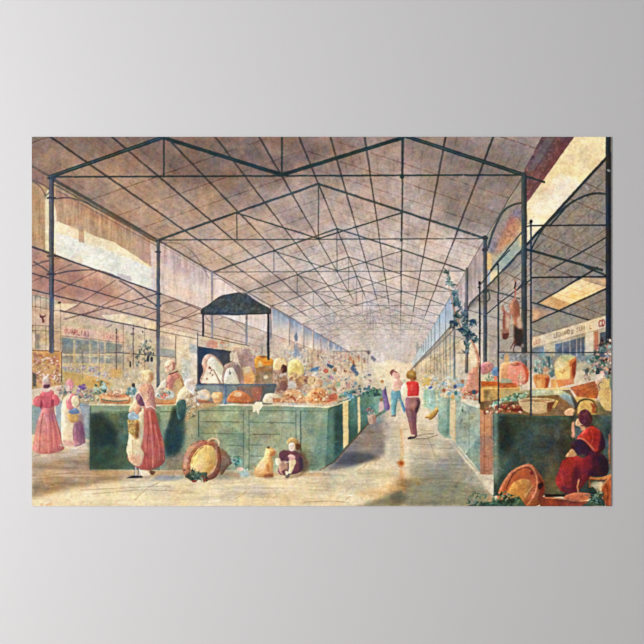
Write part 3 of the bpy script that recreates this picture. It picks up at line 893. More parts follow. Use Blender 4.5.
def left_stall():
    st = new('painted_market_stall', 0, 'covered stall with black arched canopy on the long counter')
    fr()
    fr(170, 290, 8.05)
    # small sign band in the stall and black back
    P([(228, 365), (640, 450), (640, 520), (480, 490), (228, 450)], (204, 182, 150), part=st, amp=.08)
    dabs([(250, 380), (600, 450), (600, 490), (250, 440)], [(196, 150, 130), (180, 190, 180), (216, 196, 166), (196, 120, 96)], 70, .5, 1.4, part=st)
    E(340, 438, 44, 34, (204, 146, 122), rough=.3, part=st)
    L([(226, 362), (440, 408), (640, 448)], .7, (56, 56, 62), .9)
    P([(226, 452), (330, 470), (430, 480), (495, 492), (500, 600), (470, 760), (226, 760)], (52, 60, 74), part=st, amp=.12)
    P([(300, 490), (480, 500), (480, 580), (440, 620)], (84, 84, 90), a=.6, soft=1.5)
    L([(222, 345), (222, 760)], .8, (48, 52, 62), .95)
    fr(195, 330, 10.733)
    sack = [(226, 214, 180), (70, 56, 66)]
    s1 = new('painted_sack', 0, 'big open cream sack leaning at the left of the stall')
    P([(66, 570), (90, 440), (74, 350), (100, 280), (150, 256), (210, 276), (270, 330), (310, 400), (350, 500), (350, 572)], (188, 146, 120), part=s1, sm=True, amp=.08)
    P([(130, 350), (160, 300), (200, 290), (262, 345), (312, 420), (350, 520), (350, 572), (280, 560), (200, 430), (140, 380)], (222, 216, 182), part=s1, sm=True, amp=.05)
    P([(66, 572), (100, 470), (140, 385), (190, 430), (230, 500), (262, 572)], (238, 222, 190), part=s1, amp=.04)
    L([(200, 420), (235, 490), (270, 548)], .9, (120, 88, 66), .8, sm=True)
    for p in ((155, 408), (165, 460), (180, 435), (128, 525), (190, 480)):
        E(p[0], p[1], 10, 12, (140, 86, 66), a=.8, rough=.5)
    P([(150, 385), (175, 405), (165, 425), (148, 405)], (150, 76, 58), a=.9)
    s2 = new('painted_sack', 0, 'smaller cream sack with brown rim, middle of the stall')
    P([(300, 572), (310, 400), (340, 360), (400, 344), (460, 360), (490, 420), (500, 500), (500, 572)], (156, 128, 118), part=s2, sm=True, amp=.08)
    P([(330, 440), (370, 405), (410, 410), (440, 460), (474, 560), (478, 574), (320, 574)], (228, 220, 190), part=s2, sm=True)
    L([(374, 420), (376, 460), (380, 475)], .8, (110, 110, 120), .7)
    E(377, 458, 12, 12, (110, 116, 126), a=.9)
    s3 = new('painted_sack', 0, 'pointed grey-brown sack behind the others')
    P([(376, 330), (374, 250), (420, 200), (450, 174), (490, 220), (540, 250), (560, 360), (500, 400), (470, 350), (400, 345)], (180, 152, 134), part=s3, amp=.10)
    P([(410, 340), (415, 260), (440, 225), (460, 290), (470, 340)], (228, 206, 178), a=.9)
    P([(378, 250), (410, 220), (405, 330), (380, 330)], (206, 200, 170), a=.9)
    P([(560, 300), (650, 260), (650, 572), (560, 572)], (180, 150, 138), part=st, amp=.1)
    fr(240, 330, 8.05)
    # right half of the stall: bread, cheeses, bundles
    P([(0, 150), (60, 140), (120, 220), (128, 430), (0, 430)], (176, 146, 136), part=st, amp=.12, soft=.5)
    P([(20, 300), (80, 290), (120, 360), (110, 430), (30, 430)], (240, 178, 110), part=st, amp=.08, soft=.5)
    P([(10, 300), (70, 285), (90, 330), (40, 350)], (222, 206, 166), a=.9, soft=.5)
    E(60, 400, 26, 26, (244, 150, 84), a=.7, soft=.8)
    b1 = new('painted_basket', 0, 'brown basket piled with orange produce in the stall')
    P([(118, 240), (264, 240), (270, 300), (262, 345), (275, 432), (125, 432), (130, 330)], (160, 128, 88), part=b1, amp=.10)
    P([(120, 235), (150, 205), (200, 215), (250, 228), (268, 250), (262, 285), (200, 290), (130, 300), (118, 260)], (222, 148, 52), part=b1, sm=True, amp=.10)
    P([(150, 240), (175, 260), (180, 290), (130, 295)], (212, 200, 150), a=.8, soft=.5)
    P([(180, 250), (250, 255), (250, 270), (200, 275)], (236, 120, 30), a=.8)
    E(190, 215, 30, 10, (150, 92, 40), a=.8)
    P([(130, 310), (262, 310), (262, 330), (140, 330)], (190, 120, 70), a=.6)
    P([(150, 340), (250, 340), (258, 425), (140, 425)], (178, 150, 118), a=.7, soft=1)
    P([(185, 365), (215, 360), (220, 385), (190, 390)], (246, 226, 180), a=.9, soft=.4)
    s4 = new('painted_sack', 0, 'pale yellow sacks stacked right of the canopy post')
    P([(268, 260), (300, 225), (360, 230), (385, 280), (360, 320), (300, 330), (272, 320)], (224, 190, 130), part=s4, sm=True, amp=.08)
    P([(300, 240), (350, 240), (370, 270), (330, 260)], (240, 216, 160), a=.8, soft=.5)
    P([(385, 330), (395, 260), (440, 235), (490, 260), (515, 320), (500, 390), (440, 410), (400, 390)], (232, 210, 132), part=s4, sm=True, amp=.06)
    P([(440, 260), (480, 290), (470, 350), (440, 330)], (208, 168, 90), a=.5, soft=1)
    P([(270, 330), (330, 330), (385, 400), (385, 460), (330, 510), (275, 480)], (178, 138, 112), part=b1, sm=True, amp=.12)
    dabs([(268, 340), (540, 340), (560, 470), (460, 560), (300, 520)], [(196, 158, 130), (176, 130, 104), (214, 180, 140), (150, 110, 96), (206, 190, 170)], 120, .9, 2.6,
         edge=(130, 90, 70), part=b1)
    E(354, 315, 28, 36, (84, 48, 48), rough=.3, part=b1)
    E(340, 320, 10, 20, (140, 90, 80), a=.8)
    E(350, 450, 30, 40, (130, 88, 78), rough=.3, a=.8, part=b1)
    P([(385, 400), (430, 410), (470, 450), (400, 470), (380, 440)], (214, 206, 196), a=.9, soft=.5)
    for (x, y, r, c) in ((500, 400, 34, (184, 146, 104)), (530, 410, 18, (130, 92, 80)), (590, 410, 46, (208, 172, 116)), (480, 440, 26, (172, 130, 100)), (560, 480, 44, (196, 162, 130)), (620, 470, 40, (206, 178, 146)), (640, 420, 30, (214, 160, 110))):
        E(x, y, r, r * .8, c, rough=.25, part=b1, amp=.12)
    E(600, 405, 6, 16, (110, 80, 60), a=.7)
    # shelf board and blue under shelf
    fr()
    sh = new('painted_shelf', st, 'slate blue shelf with an upright')
    P([(196, 385), (276, 385), (272, 404), (196, 404)], (126, 140, 140), part=st, amp=.08)
    P([(236, 386), (276, 385), (272, 404), (240, 404)], (118, 104, 96), a=.95, amp=.12)
    P([(262, 387), (276, 385), (270, 404), (258, 404)], (96, 106, 104), a=.9, soft=1)
    P([(251, 387), (262, 387), (260, 400), (252, 400)], (164, 104, 88), a=.9, soft=.6)
    L([(197, 384.8), (276, 384.6)], 1.5, (86, 104, 122), 1, part=sh)
    L([(225.5, 385), (225.5, 403)], 3.2, (98, 124, 146), 1, part=sh)
    L([(224.3, 386), (224.3, 403)], .8, (140, 160, 170), .8)
    # loaves, bowls and bundles along the counter
    fr(170, 340, 8.05)
    goods = (
        ('painted_bowl', 'white bowl of bread on the counter', [(215, 440), (235, 410), (280, 398), (320, 420), (330, 460), (300, 490), (240, 490), (215, 470)], (226, 196, 158), (246, 232, 206)),
        ('painted_pot', 'small orange pot on the counter', [(342, 430), (380, 418), (425, 430), (415, 500), (355, 500)], (222, 164, 108), (244, 214, 160)),
        ('painted_loaf', 'heap of orange-red goods on the counter', [(470, 500), (480, 440), (530, 405), (600, 420), (650, 460), (660, 505)], (196, 118, 72), (240, 208, 160)))
    for nm, lb, pts, c, c2 in goods:
        pt = new(nm, 0, lb)
        P(pts, c, part=pt, sm=True, amp=.12)
        cx = sum(p[0] for p in pts) / len(pts); cy = min(p[1] for p in pts)
        E(cx - 25, cy + 28, 34, 20, c2, a=.85, soft=.5)
        L([(pts[0][0], 500), (pts[-1][0], 500)], .8, (150, 80, 50), .8)
    P([(210, 470), (330, 490), (320, 505), (225, 505)], (180, 96, 60), a=.8, soft=.5)
    P([(225, 440), (300, 450), (290, 470), (235, 465)], (190, 200, 196), a=.8, soft=.5)
    P([(190, 500), (410, 505), (400, 520), (190, 560), (160, 600), (140, 640), (110, 640), (150, 560)], (202, 160, 110), a=.85, soft=1.2)
    fr(240, 380, 4.6)
    P([(108, 80), (125, 62), (160, 64), (185, 80), (180, 104), (110, 104)], (240, 220, 178), part=new('painted_loaf', 0, 'pale round loaf on the counter'), sm=True, amp=.06)
    P([(148, 80), (185, 82), (186, 102), (150, 102)], (190, 120, 80), a=.9, soft=.3)
    lo = new('painted_loaf', 0, 'cluster of golden loaves on the counter')
    P([(190, 90), (205, 55), (240, 42), (275, 55), (300, 80), (310, 105), (195, 103)], (214, 158, 110), part=lo, sm=True, amp=.12)
    dabs([(190, 90), (215, 52), (260, 48), (300, 90), (300, 103), (195, 103)], [(240, 216, 166), (222, 176, 120), (170, 96, 60), (236, 200, 150)], 60, .7, 2.0, edge=(150, 86, 56), part=lo)
    lo2 = new('painted_loaf', 0, 'orange-brown heap near the counter corner')
    P([(305, 103), (315, 60), (350, 38), (390, 44), (410, 70), (412, 103)], (204, 150, 104), part=lo2, sm=True, amp=.12)
    dabs([(310, 95), (350, 45), (400, 55), (412, 103), (305, 103)], [(230, 180, 120), (214, 140, 84), (176, 90, 56), (236, 206, 160)], 50, .7, 2.2, edge=(150, 80, 50), part=lo2)
    P([(408, 70), (440, 58), (452, 72), (445, 95), (410, 100)], (196, 110, 80), part=lo2, amp=.12)
    P([(330, 105), (405, 102), (460, 88), (460, 92), (405, 108), (330, 112)], (228, 170, 116), a=.9)
    gr = new('painted_greens', 0, 'blue-green leaves at the far end of the counter')
    dabs([(450, 75), (470, 50), (560, 35), (625, 30), (645, 50), (560, 75), (480, 95)], [(90, 150, 170), (60, 110, 130), (206, 214, 190), (110, 160, 130), (60, 96, 90), (140, 180, 180)], 110, .8, 2.2, part=gr)
    dabs([(560, 60), (600, 40), (650, 40), (650, 70), (600, 80)], [(60, 96, 84), (100, 150, 120), (50, 80, 90)], 40, 1, 2.6, part=gr)
    # white cloth hanging over the lip
    P([(58, 118), (75, 100), (102, 100), (105, 118), (90, 140), (85, 160), (76, 140), (60, 148)], (240, 226, 190), part=new('painted_cloth', 0, 'small white cloth hanging over the counter lip'))
    # canopy and its posts
    fr()
    cn = new('painted_canopy', st, 'black arched canopy'); 
    for (x, y0, y1, w) in ((203.3, 312, 336, 2.0), (268.3, 312, 359, 2.4)):
        L([(x, y0), (x, y1)], w, (44, 52, 62), 1, part=cn)
    P([(200.5, 311), (204, 307.5), (210, 304), (216, 299), (222, 296), (230, 294), (238, 293), (246, 294.5), (254, 299), (262, 304), (268, 307), (271.5, 309.5), (271, 313.5), (266, 314), (206, 315), (201, 314)],
      (66, 76, 80), part=cn, amp=.16, tex='f')
    P([(215, 312), (222, 299), (238, 295), (250, 300), (262, 312)], (84, 90, 88), a=.4, soft=2, tex='f', amp=.2)
    L([(202, 314), (236, 314.6), (270, 313.5)], 1.2, (48, 56, 62), .9)
    L([(202, 309), (210, 304), (222, 296), (238, 293), (247, 294.5), (256, 301), (270, 309)], .9, (44, 54, 60), .8, sm=True)
    E(203, 311.5, 2.2, 2.4, (54, 64, 68), part=cn)


def left_goods():
    fr(110, 350, 8.05)
    bk = new('painted_basket', 0, 'shallow round basket of cauliflower on the counter left of the pink skirt')
    P([(-5, 345), (60, 340), (150, 360), (160, 420), (120, 440), (0, 440), (-70, 420), (-75, 370)], (206, 132, 84), part=bk, sm=True, amp=.1)
    P([(-70, 365), (0, 375), (80, 380), (150, 370), (150, 395), (60, 408), (-60, 400)], (232, 196, 150), a=.85, soft=.4)
    L([(-70, 400), (40, 412), (140, 402)], 1.1, (60, 110, 100), .8, sm=True)
    dabs([(-60, 340), (-10, 300), (60, 290), (110, 320), (120, 365), (-60, 365)], [(240, 214, 170), (236, 176, 130), (196, 200, 180), (226, 150, 110), (246, 230, 196)], 50, .8, 2.0, edge=(170, 120, 90), part=bk)
    gl = new('painted_greens', 0, 'blue-green cabbages on the counter behind the baskets')
    dabs([(90, 320), (200, 290), (225, 330), (170, 400), (130, 360)], [(140, 180, 186), (90, 140, 150), (70, 116, 110), (190, 206, 190)], 40, .9, 2.4, part=gl)
    dabs([(-110, 230), (-60, 250), (-20, 280), (-30, 340), (-90, 360), (-130, 340), (-140, 280)], [(150, 196, 190), (90, 130, 110), (190, 214, 190), (70, 100, 90)], 50, .9, 2.4, part=gl)
    dabs([(-215, 350), (-150, 310), (-90, 330), (-80, 430), (-200, 430)], [(232, 222, 190), (170, 190, 160), (206, 150, 130), (120, 140, 120), (240, 226, 196)], 50, .8, 1.8, part=gl, edge=(110, 120, 100))
    fr(110, 350, 8.05)
    # shop glass and hanging bunches behind
    P([(0, 0), (230, 0), (230, 240), (100, 260), (0, 240)], (190, 172, 140), a=.55, soft=1)
    P([(0, 140), (90, 145), (90, 220), (0, 220)], (222, 170, 90), a=.7, soft=1.5)
    P([(0, 240), (100, 250), (100, 300), (0, 310)], (226, 212, 176), a=.6, soft=2)
    hb = new('painted_hanging_birds', 0, 'dark blue-green bunches hanging from the rail')
    dabs([(200, 60), (240, -60), (330, -60), (370, 30), (300, 90), (215, 150)], [(90, 106, 100), (120, 136, 124), (70, 84, 90), (150, 160, 140), (190, 180, 150)], 110, .6, 1.8, part=hb, flat=.6, rot=80)
    for (x, y, h) in ((310, 70, 26), (340, 75, 24), (165, 115, 26), (335, 75, 20), (305, 72, 24)):
        E(x, y, 8, h, (44, 56, 66), part=hb)
    E(190, 285, 14, 18, (70, 64, 70), rough=.3)
    L([(40, 20), (380, 45)], .7, (76, 76, 84), .8)
    for x in (52, 108, 190, 280):
        L([(x, -210 if x > 60 else 0), (x, 160)], .6, (110, 98, 92), .7)
    fr(100, 290, 8.05)
    for (x, y0, y1) in ((133, 318, 640), (268, 305, 600), (610, 370, 600), (440, 60, 60)):
        L([(x, y0), (x, y1)], .9, (92, 80, 80), .8)
    for (x, y) in ((133, 318), (133, 343), (268, 312), (345, 338)):
        E(x, y, 6, 8, (60, 52, 56), amp=0)
    E(258, 350, 18, 10, (110, 90, 84), a=.8, soft=.4)
    L([(0, 510), (130, 500), (460, 528), (610, 545)], .8, (96, 96, 100), .7)
    dabs([(300, 520), (340, 440), (400, 360), (430, 460), (430, 530), (330, 600)], [(110, 124, 116), (140, 150, 130), (80, 96, 100)], 70, .5, 1.6, flat=.5, rot=110, part=hb)
    dabs([(210, 400), (260, 380), (260, 560), (220, 600)], [(210, 200, 170), (170, 180, 170), (180, 150, 130)], 30, .5, 1.4)
    P([(485, 400), (605, 420), (605, 470), (485, 460)], (206, 184, 160), a=.8)
    P([(485, 470), (605, 480), (605, 540), (485, 525)], (146, 156, 148), a=.8)
    letters(None, 'VINS', 505, 425, 22, 26, 2, (150, 120, 120), .6, w=.6)
    P([(485, 560), (610, 565), (610, 700), (485, 700)], (190, 180, 152), a=.7)
    P([(620, 430), (720, 445), (720, 640), (620, 640)], (228, 206, 166), a=.8, amp=.05)
    P([(720, 430), (790, 445), (790, 640), (720, 640)], (180, 190, 186), a=.8, soft=.8)
    fr()
    P([(188, 352), (197, 353), (197, 382), (188, 380)], (236, 220, 190), a=.8, soft=.5)
    P([(180, 358), (190, 360), (190, 384), (182, 380)], (196, 202, 196), a=.7, soft=1)


def person_left_pink():
    fr(110, 350, 8.05)
    p = new('painted_person', 0, 'person standing in long pink skirt, cream apron and bonnet, basket on one arm')
    fr(110, 400, 8.05)
    for (x, w) in ((200, 10), (228, 10)):
        L([(x + 8, 540), (x + 10, 610)], 1.1, (220, 206, 190), 1, part=p)
        L([(x + 2, 545), (x + 4, 600)], .6, (70, 76, 90), .8)
    P([(130, 628), (190, 606), (260, 612), (265, 626), (180, 630)], (34, 42, 52), part=p)
    P([(240, 560), (300, 570), (330, 600), (300, 612), (250, 610)], (238, 218, 176), part=p)
    P([(320, 560), (370, 575), (350, 606), (325, 598)], (120, 74, 60), part=p)
    sk_ = new('painted_skirt', p, 'rose pink skirt')
    P([(270, 60), (350, 55), (370, 110), (400, 220), (430, 340), (446, 470), (420, 520), (330, 560), (270, 560), (220, 545), (190, 520), (148, 480), (150, 420), (230, 250)],
      (190, 100, 86), part=sk_, sm=True, amp=.06, tex='v')
    P([(270, 80), (310, 80), (320, 300), (300, 420), (262, 440), (262, 250)], (200, 116, 102), a=.8, soft=1, tex='v')
    P([(330, 90), (360, 90), (420, 330), (436, 480), (390, 530), (380, 300)], (168, 82, 68), a=.6, soft=1.2, tex='v')
    for pts, c, w in (([(300, 90), (310, 240), (300, 400), (310, 540)], (170, 70, 62), 1.2), ([(335, 90), (350, 250), (370, 400), (375, 530)], (166, 66, 60), 1.1),
                      ([(355, 100), (390, 260), (410, 420), (405, 515)], (170, 72, 66), 1.1), ([(285, 420), (280, 480), (270, 545)], (170, 76, 66), 1.3),
                      ([(320, 100), (335, 260), (345, 420), (345, 540)], (234, 150, 134), 1.3), ([(360, 200), (395, 380), (400, 480)], (226, 136, 122), 1.1),
                      ([(240, 480), (250, 520), (245, 548)], (190, 100, 84), .9), ([(415, 300), (432, 420), (430, 480)], (224, 130, 118), .9)):
        L(pts, w, c, .7, sm=True, w2=w * .8, soft=.3)
    P([(260, 430), (300, 405), (296, 445), (262, 458)], (160, 84, 72), a=.8, soft=.4)
    ap = new('painted_apron', p, 'cream apron')
    P([(235, 100), (272, 75), (268, 300), (250, 380), (275, 440), (240, 530), (170, 505), (142, 440), (132, 400), (150, 300), (160, 120)], (236, 212, 166), part=ap, sm=True, amp=.05, tex='v')
    P([(150, 440), (240, 430), (250, 470), (235, 525), (175, 500)], (226, 160, 130), a=.75, soft=1.5)
    L([(180, 320), (184, 400), (182, 440)], .9, (204, 166, 120), .7, sm=True)
    L([(250, 150), (256, 300)], 1.4, (186, 188, 170), .6, soft=.4)
    L([(160, 420), (170, 490)], 1, (206, 150, 120), .6)
    bk = new('painted_basket', p, 'small yellow basket with blue cloth')
    P([(140, 160), (180, 150), (232, 160), (236, 220), (230, 310), (212, 318), (180, 290), (150, 260)], (214, 168, 88), part=bk, amp=.16, tex='f')
    P([(205, 180), (236, 170), (232, 300), (212, 314), (198, 280)], (124, 76, 48), a=.8, soft=.8)
    dabs([(140, 160), (200, 160), (200, 270), (150, 250)], [(236, 206, 130), (190, 130, 70), (246, 220, 150)], 30, .5, 1.1, part=bk)
    P([(150, 110), (185, 92), (225, 110), (230, 150), (170, 158), (146, 140)], (166, 192, 202), part=bk, sm=True)
    L([(165, 110), (180, 130), (215, 150)], .8, (220, 230, 220), .8)
    # upper body
    fr(110, 350, 8.05)
    P([(240, 320), (270, 280), (320, 270), (350, 310), (365, 400), (368, 470), (300, 480), (255, 460), (230, 420)], (200, 130, 116), part=p, sm=True, amp=.08)
    sh = new('painted_shawl', p, 'spotted pink and cream shawl')
    P([(262, 275), (325, 268), (352, 330), (366, 420), (366, 472), (330, 450), (300, 470), (270, 390), (225, 335)], (204, 146, 118), part=sh, sm=True, amp=.1)
    P([(250, 300), (285, 280), (300, 360), (290, 420), (262, 360)], (222, 176, 130), a=.9, soft=.8)
    dabs([(262, 285), (325, 275), (352, 340), (362, 450), (310, 440), (270, 370)], [(170, 70, 72), (150, 60, 66), (230, 180, 150), (186, 90, 84)], 55, .4, .9, part=sh, flat=.7)
    P([(210, 370), (240, 345), (262, 375), (285, 440), (250, 450), (215, 425)], (112, 70, 92), part=p, sm=True)
    P([(225, 350), (245, 345), (240, 380), (210, 420), (205, 395)], (168, 122, 124), a=.9, soft=.4)
    L([(230, 330), (262, 380), (292, 460)], 1.1, (236, 200, 176), .9, sm=True)
    L([(290, 465), (330, 452), (368, 480)], 1.0, (240, 206, 190), .9, sm=True)
    P([(178, 430), (205, 395), (225, 440), (200, 480), (172, 500), (150, 490)], (232, 196, 150), part=p, sm=True)
    P([(200, 450), (235, 440), (250, 480), (220, 520), (196, 490)], (216, 150, 116), part=p, sm=True)
    E(240, 480, 12, 16, (150, 80, 60), a=.5, soft=.5)
    hd = new('painted_head', p, 'head in a cream bonnet')
    P([(232, 190), (250, 172), (290, 160), (330, 160), (352, 185), (345, 240), (318, 268), (280, 265), (250, 250), (228, 225)], (236, 208, 158), part=hd, sm=True, amp=.05)
    P([(300, 170), (346, 180), (348, 225), (322, 262), (300, 240), (320, 210)], (176, 112, 70), a=.75, soft=1.2)
    P([(228, 195), (250, 178), (262, 200), (250, 235), (232, 225)], (214, 190, 160), part=hd, sm=True)
    L([(262, 175), (270, 215), (262, 250)], .8, (206, 160, 110), .7, sm=True)
    E(238, 208, 4, 5, (150, 100, 80), a=.7)


def vendor():
    fr(110, 350, 8.05)
    p = new('painted_person', 0, 'person in pink shawl and pale cap behind the long counter')
    P([(450, 250), (480, 190), (530, 170), (580, 215), (600, 300), (590, 380), (540, 400), (460, 340)], (204, 160, 116), part=p, sm=True, amp=.06)
    P([(460, 260), (480, 195), (530, 180), (565, 215), (520, 250), (500, 310), (465, 300)], (206, 130, 110), part=new('painted_shawl', p, 'pink shawl'), sm=True, amp=.12)
    L([(480, 195), (510, 185), (545, 172)], 1.4, (96, 50, 50), .9, sm=True)
    L([(450, 240), (458, 300)], 1.3, (140, 70, 70), .8)
    P([(395, 290), (420, 250), (450, 235), (455, 290), (430, 310), (380, 325), (362, 330)], (232, 214, 182), part=p, sm=True)
    P([(400, 310), (430, 300), (440, 315), (390, 325)], (150, 120, 120), a=.7, soft=.5)
    P([(530, 260), (575, 240), (590, 300), (570, 360), (535, 370)], (214, 178, 120), a=.9, soft=.5)
    L([(570, 230), (590, 300), (575, 370)], .9, (140, 96, 70), .7, sm=True)
    hd = new('painted_head', p, 'head in a pale pink cap')
    P([(436, 130), (450, 95), (490, 75), (522, 95), (520, 150), (495, 165), (470, 185), (448, 178), (444, 150)], (232, 188, 152), part=hd, sm=True)
    P([(440, 110), (455, 90), (480, 82), (475, 120), (445, 140)], (240, 220, 180), a=.9, soft=.4)
    P([(495, 90), (522, 100), (522, 150), (500, 170), (500, 120)], (160, 90, 76), a=.7, soft=.6)
    L([(446, 140), (475, 130), (490, 115)], .7, (170, 96, 76), .8)
    E(458, 152, 3, 4, (120, 70, 60), a=.8)
    # bowl of vegetables before her
    bk = new('painted_basket', 0, 'round basket of peppers and greens in front of the person in pink shawl')
    P([(366, 380), (430, 395), (520, 380), (530, 420), (500, 438), (400, 438), (370, 420)], (208, 150, 100), part=bk, sm=True, amp=.1)
    L([(372, 425), (450, 434), (525, 425)], 1.1, (180, 100, 66), .8)
    P([(370, 370), (390, 330), (450, 318), (510, 335), (528, 370), (500, 395), (420, 398)], (190, 196, 176), part=bk, sm=True, amp=.1)
    P([(412, 350), (450, 340), (475, 370), (440, 390), (410, 380)], (214, 116, 90), part=bk, sm=True)
    dabs([(370, 375), (400, 325), (500, 330), (525, 380), (440, 398)], [(130, 166, 170), (220, 210, 186), (90, 130, 120), (224, 150, 120), (240, 226, 200)], 45, .6, 1.6, part=bk)
    # slumped sacks and the hanging green cloth
    q = new('painted_sack', 0, 'slumped cream bundle with a hanging dark green cloth')
    P([(540, 380), (560, 330), (600, 290), (650, 260), (680, 310), (690, 360), (640, 400), (590, 410), (545, 430)], (222, 196, 150), part=q, sm=True, amp=.08)
    P([(600, 270), (640, 230), (680, 260), (700, 330), (670, 360)], (214, 200, 180), part=q, sm=True, amp=.08)
    dabs([(560, 400), (600, 330), (690, 290), (740, 420), (700, 470), (620, 460)], [(226, 206, 170), (196, 160, 120), (240, 222, 190), (170, 130, 100)], 45, .8, 2.0, part=q)
    P([(530, 460), (550, 410), (600, 400), (615, 440), (600, 520), (560, 560), (540, 520)], (66, 110, 104), part=q, sm=True, amp=.12)
    P([(560, 480), (600, 470), (590, 560), (560, 570)], (44, 82, 84), a=.7, soft=.8)
    dabs([(610, 420), (680, 440), (690, 540), (640, 560), (610, 500)], [(206, 200, 180), (150, 150, 130), (110, 110, 100), (230, 220, 196)], 40, .5, 1.4, part=q, edge=(96, 96, 88))


def two_women():
    fr(20, 350, 4.6)
    p = new('painted_person', 0, 'person seen from behind in rose puff-sleeved dress, far left')
    P([(96, 478), (128, 478), (126, 492), (98, 492)], (232, 208, 176), part=p)
    P([(100, 190), (155, 190), (160, 280), (175, 340), (196, 400), (205, 450), (180, 468), (130, 478), (85, 475), (60, 455), (64, 420), (80, 340), (98, 270)],
      (212, 128, 120), part=new('painted_dress', p, 'rose pink dress'), sm=True, amp=.06, tex='v')
    pd = len(PARTS) - 1
    P([(66, 400), (90, 300), (110, 280), (110, 470), (70, 460)], (220, 156, 136), a=.7, soft=2)
    for pts, w, c in (([(105, 290), (95, 380), (92, 465)], 1.2, (186, 84, 88)), ([(125, 290), (128, 380), (132, 470)], 1.3, (232, 150, 140)), ([(145, 280), (160, 370), (175, 460)], 1.2, (184, 80, 88)),
                      ([(135, 280), (145, 380), (150, 470)], 1.0, (190, 90, 92)), ([(155, 300), (180, 390), (192, 450)], 1.1, (230, 146, 138))):
        L(pts, w, c, .65, sm=True, soft=.4)
    P([(97, 200), (150, 192), (158, 225), (150, 262), (104, 262), (96, 235)], (206, 96, 104), part=pd, sm=True)
    P([(60, 235), (78, 212), (100, 215), (104, 250), (85, 262), (64, 255)], (214, 106, 110), part=pd, sm=True)
    P([(150, 205), (172, 210), (184, 235), (172, 255), (152, 250)], (214, 104, 110), part=pd, sm=True)
    P([(96, 225), (104, 240), (100, 270), (88, 262)], (140, 50, 66), a=.75, soft=.5)
    P([(142, 225), (154, 225), (156, 255), (142, 252)], (140, 50, 66), a=.7, soft=.5)
    hd = new('painted_head', p, 'dark-haired head with a pale cap')
    E(122, 178, 20, 16, (222, 200, 176), part=hd)
    P([(105, 150), (112, 128), (130, 124), (138, 145), (136, 172), (110, 176)], (200, 150, 136), part=hd, sm=True)
    P([(108, 158), (136, 155), (138, 168), (125, 174), (108, 172)], (96, 54, 74), part=hd, soft=.3)
    P([(106, 130), (125, 118), (136, 135), (130, 150), (108, 150)], (196, 176, 160), part=hd, sm=True)
    L([(60, 490), (90, 482)], 1.0, (150, 130, 120), .7)
    w = new('painted_person', 0, 'person in pink shawl and cream apron beside the rose dress')
    P([(195, 240), (215, 210), (250, 215), (275, 260), (290, 340), (300, 420), (285, 438), (220, 440), (194, 425), (190, 320)], (228, 206, 170), part=w, sm=True, amp=.05, tex='v')
    P([(248, 335), (285, 330), (300, 400), (298, 432), (270, 440), (248, 436)], (150, 108, 128), part=new('painted_skirt', w, 'mauve skirt'), sm=True, amp=.1, tex='v')
    P([(215, 225), (235, 200), (265, 215), (270, 240), (235, 275), (215, 260)], (222, 126, 130), part=new('painted_shawl', w, 'pink shawl'), sm=True)
    P([(195, 410), (250, 415), (285, 432), (220, 442), (194, 430)], (224, 160, 150), a=.7, soft=1)
    P([(255, 290), (290, 290), (300, 380), (290, 430), (265, 380)], (110, 74, 100), a=.5, soft=1.5)
    hd = new('painted_head', w, 'head in a pink cap')
    P([(212, 150), (225, 132), (245, 145), (246, 170), (232, 185), (214, 178)], (226, 150, 146), part=hd, sm=True)
    P([(210, 165), (224, 160), (228, 184), (214, 190)], (240, 200, 170), part=hd, sm=True)
    P([(210, 220), (225, 192), (235, 205), (220, 235)], (236, 214, 180), a=.9)
    ch = new('painted_basket', w, 'yellow basket with blue cloth')
    P([(236, 225), (250, 210), (268, 216), (276, 240), (262, 262), (244, 258)], (232, 210, 160), part=ch, sm=True)
    L([(270, 222), (276, 245), (262, 264)], 1, (180, 110, 90), .7, sm=True)
    P([(222, 290), (262, 288), (268, 325), (245, 335), (226, 328)], (222, 176, 100), part=ch, sm=True, amp=.12)
    P([(230, 275), (260, 268), (275, 288), (245, 295), (226, 290)], (112, 134, 166), part=ch, sm=True)
    fr()
    L([(60, 445), (75, 449), (88, 442)], 1, (232, 214, 186), .7)


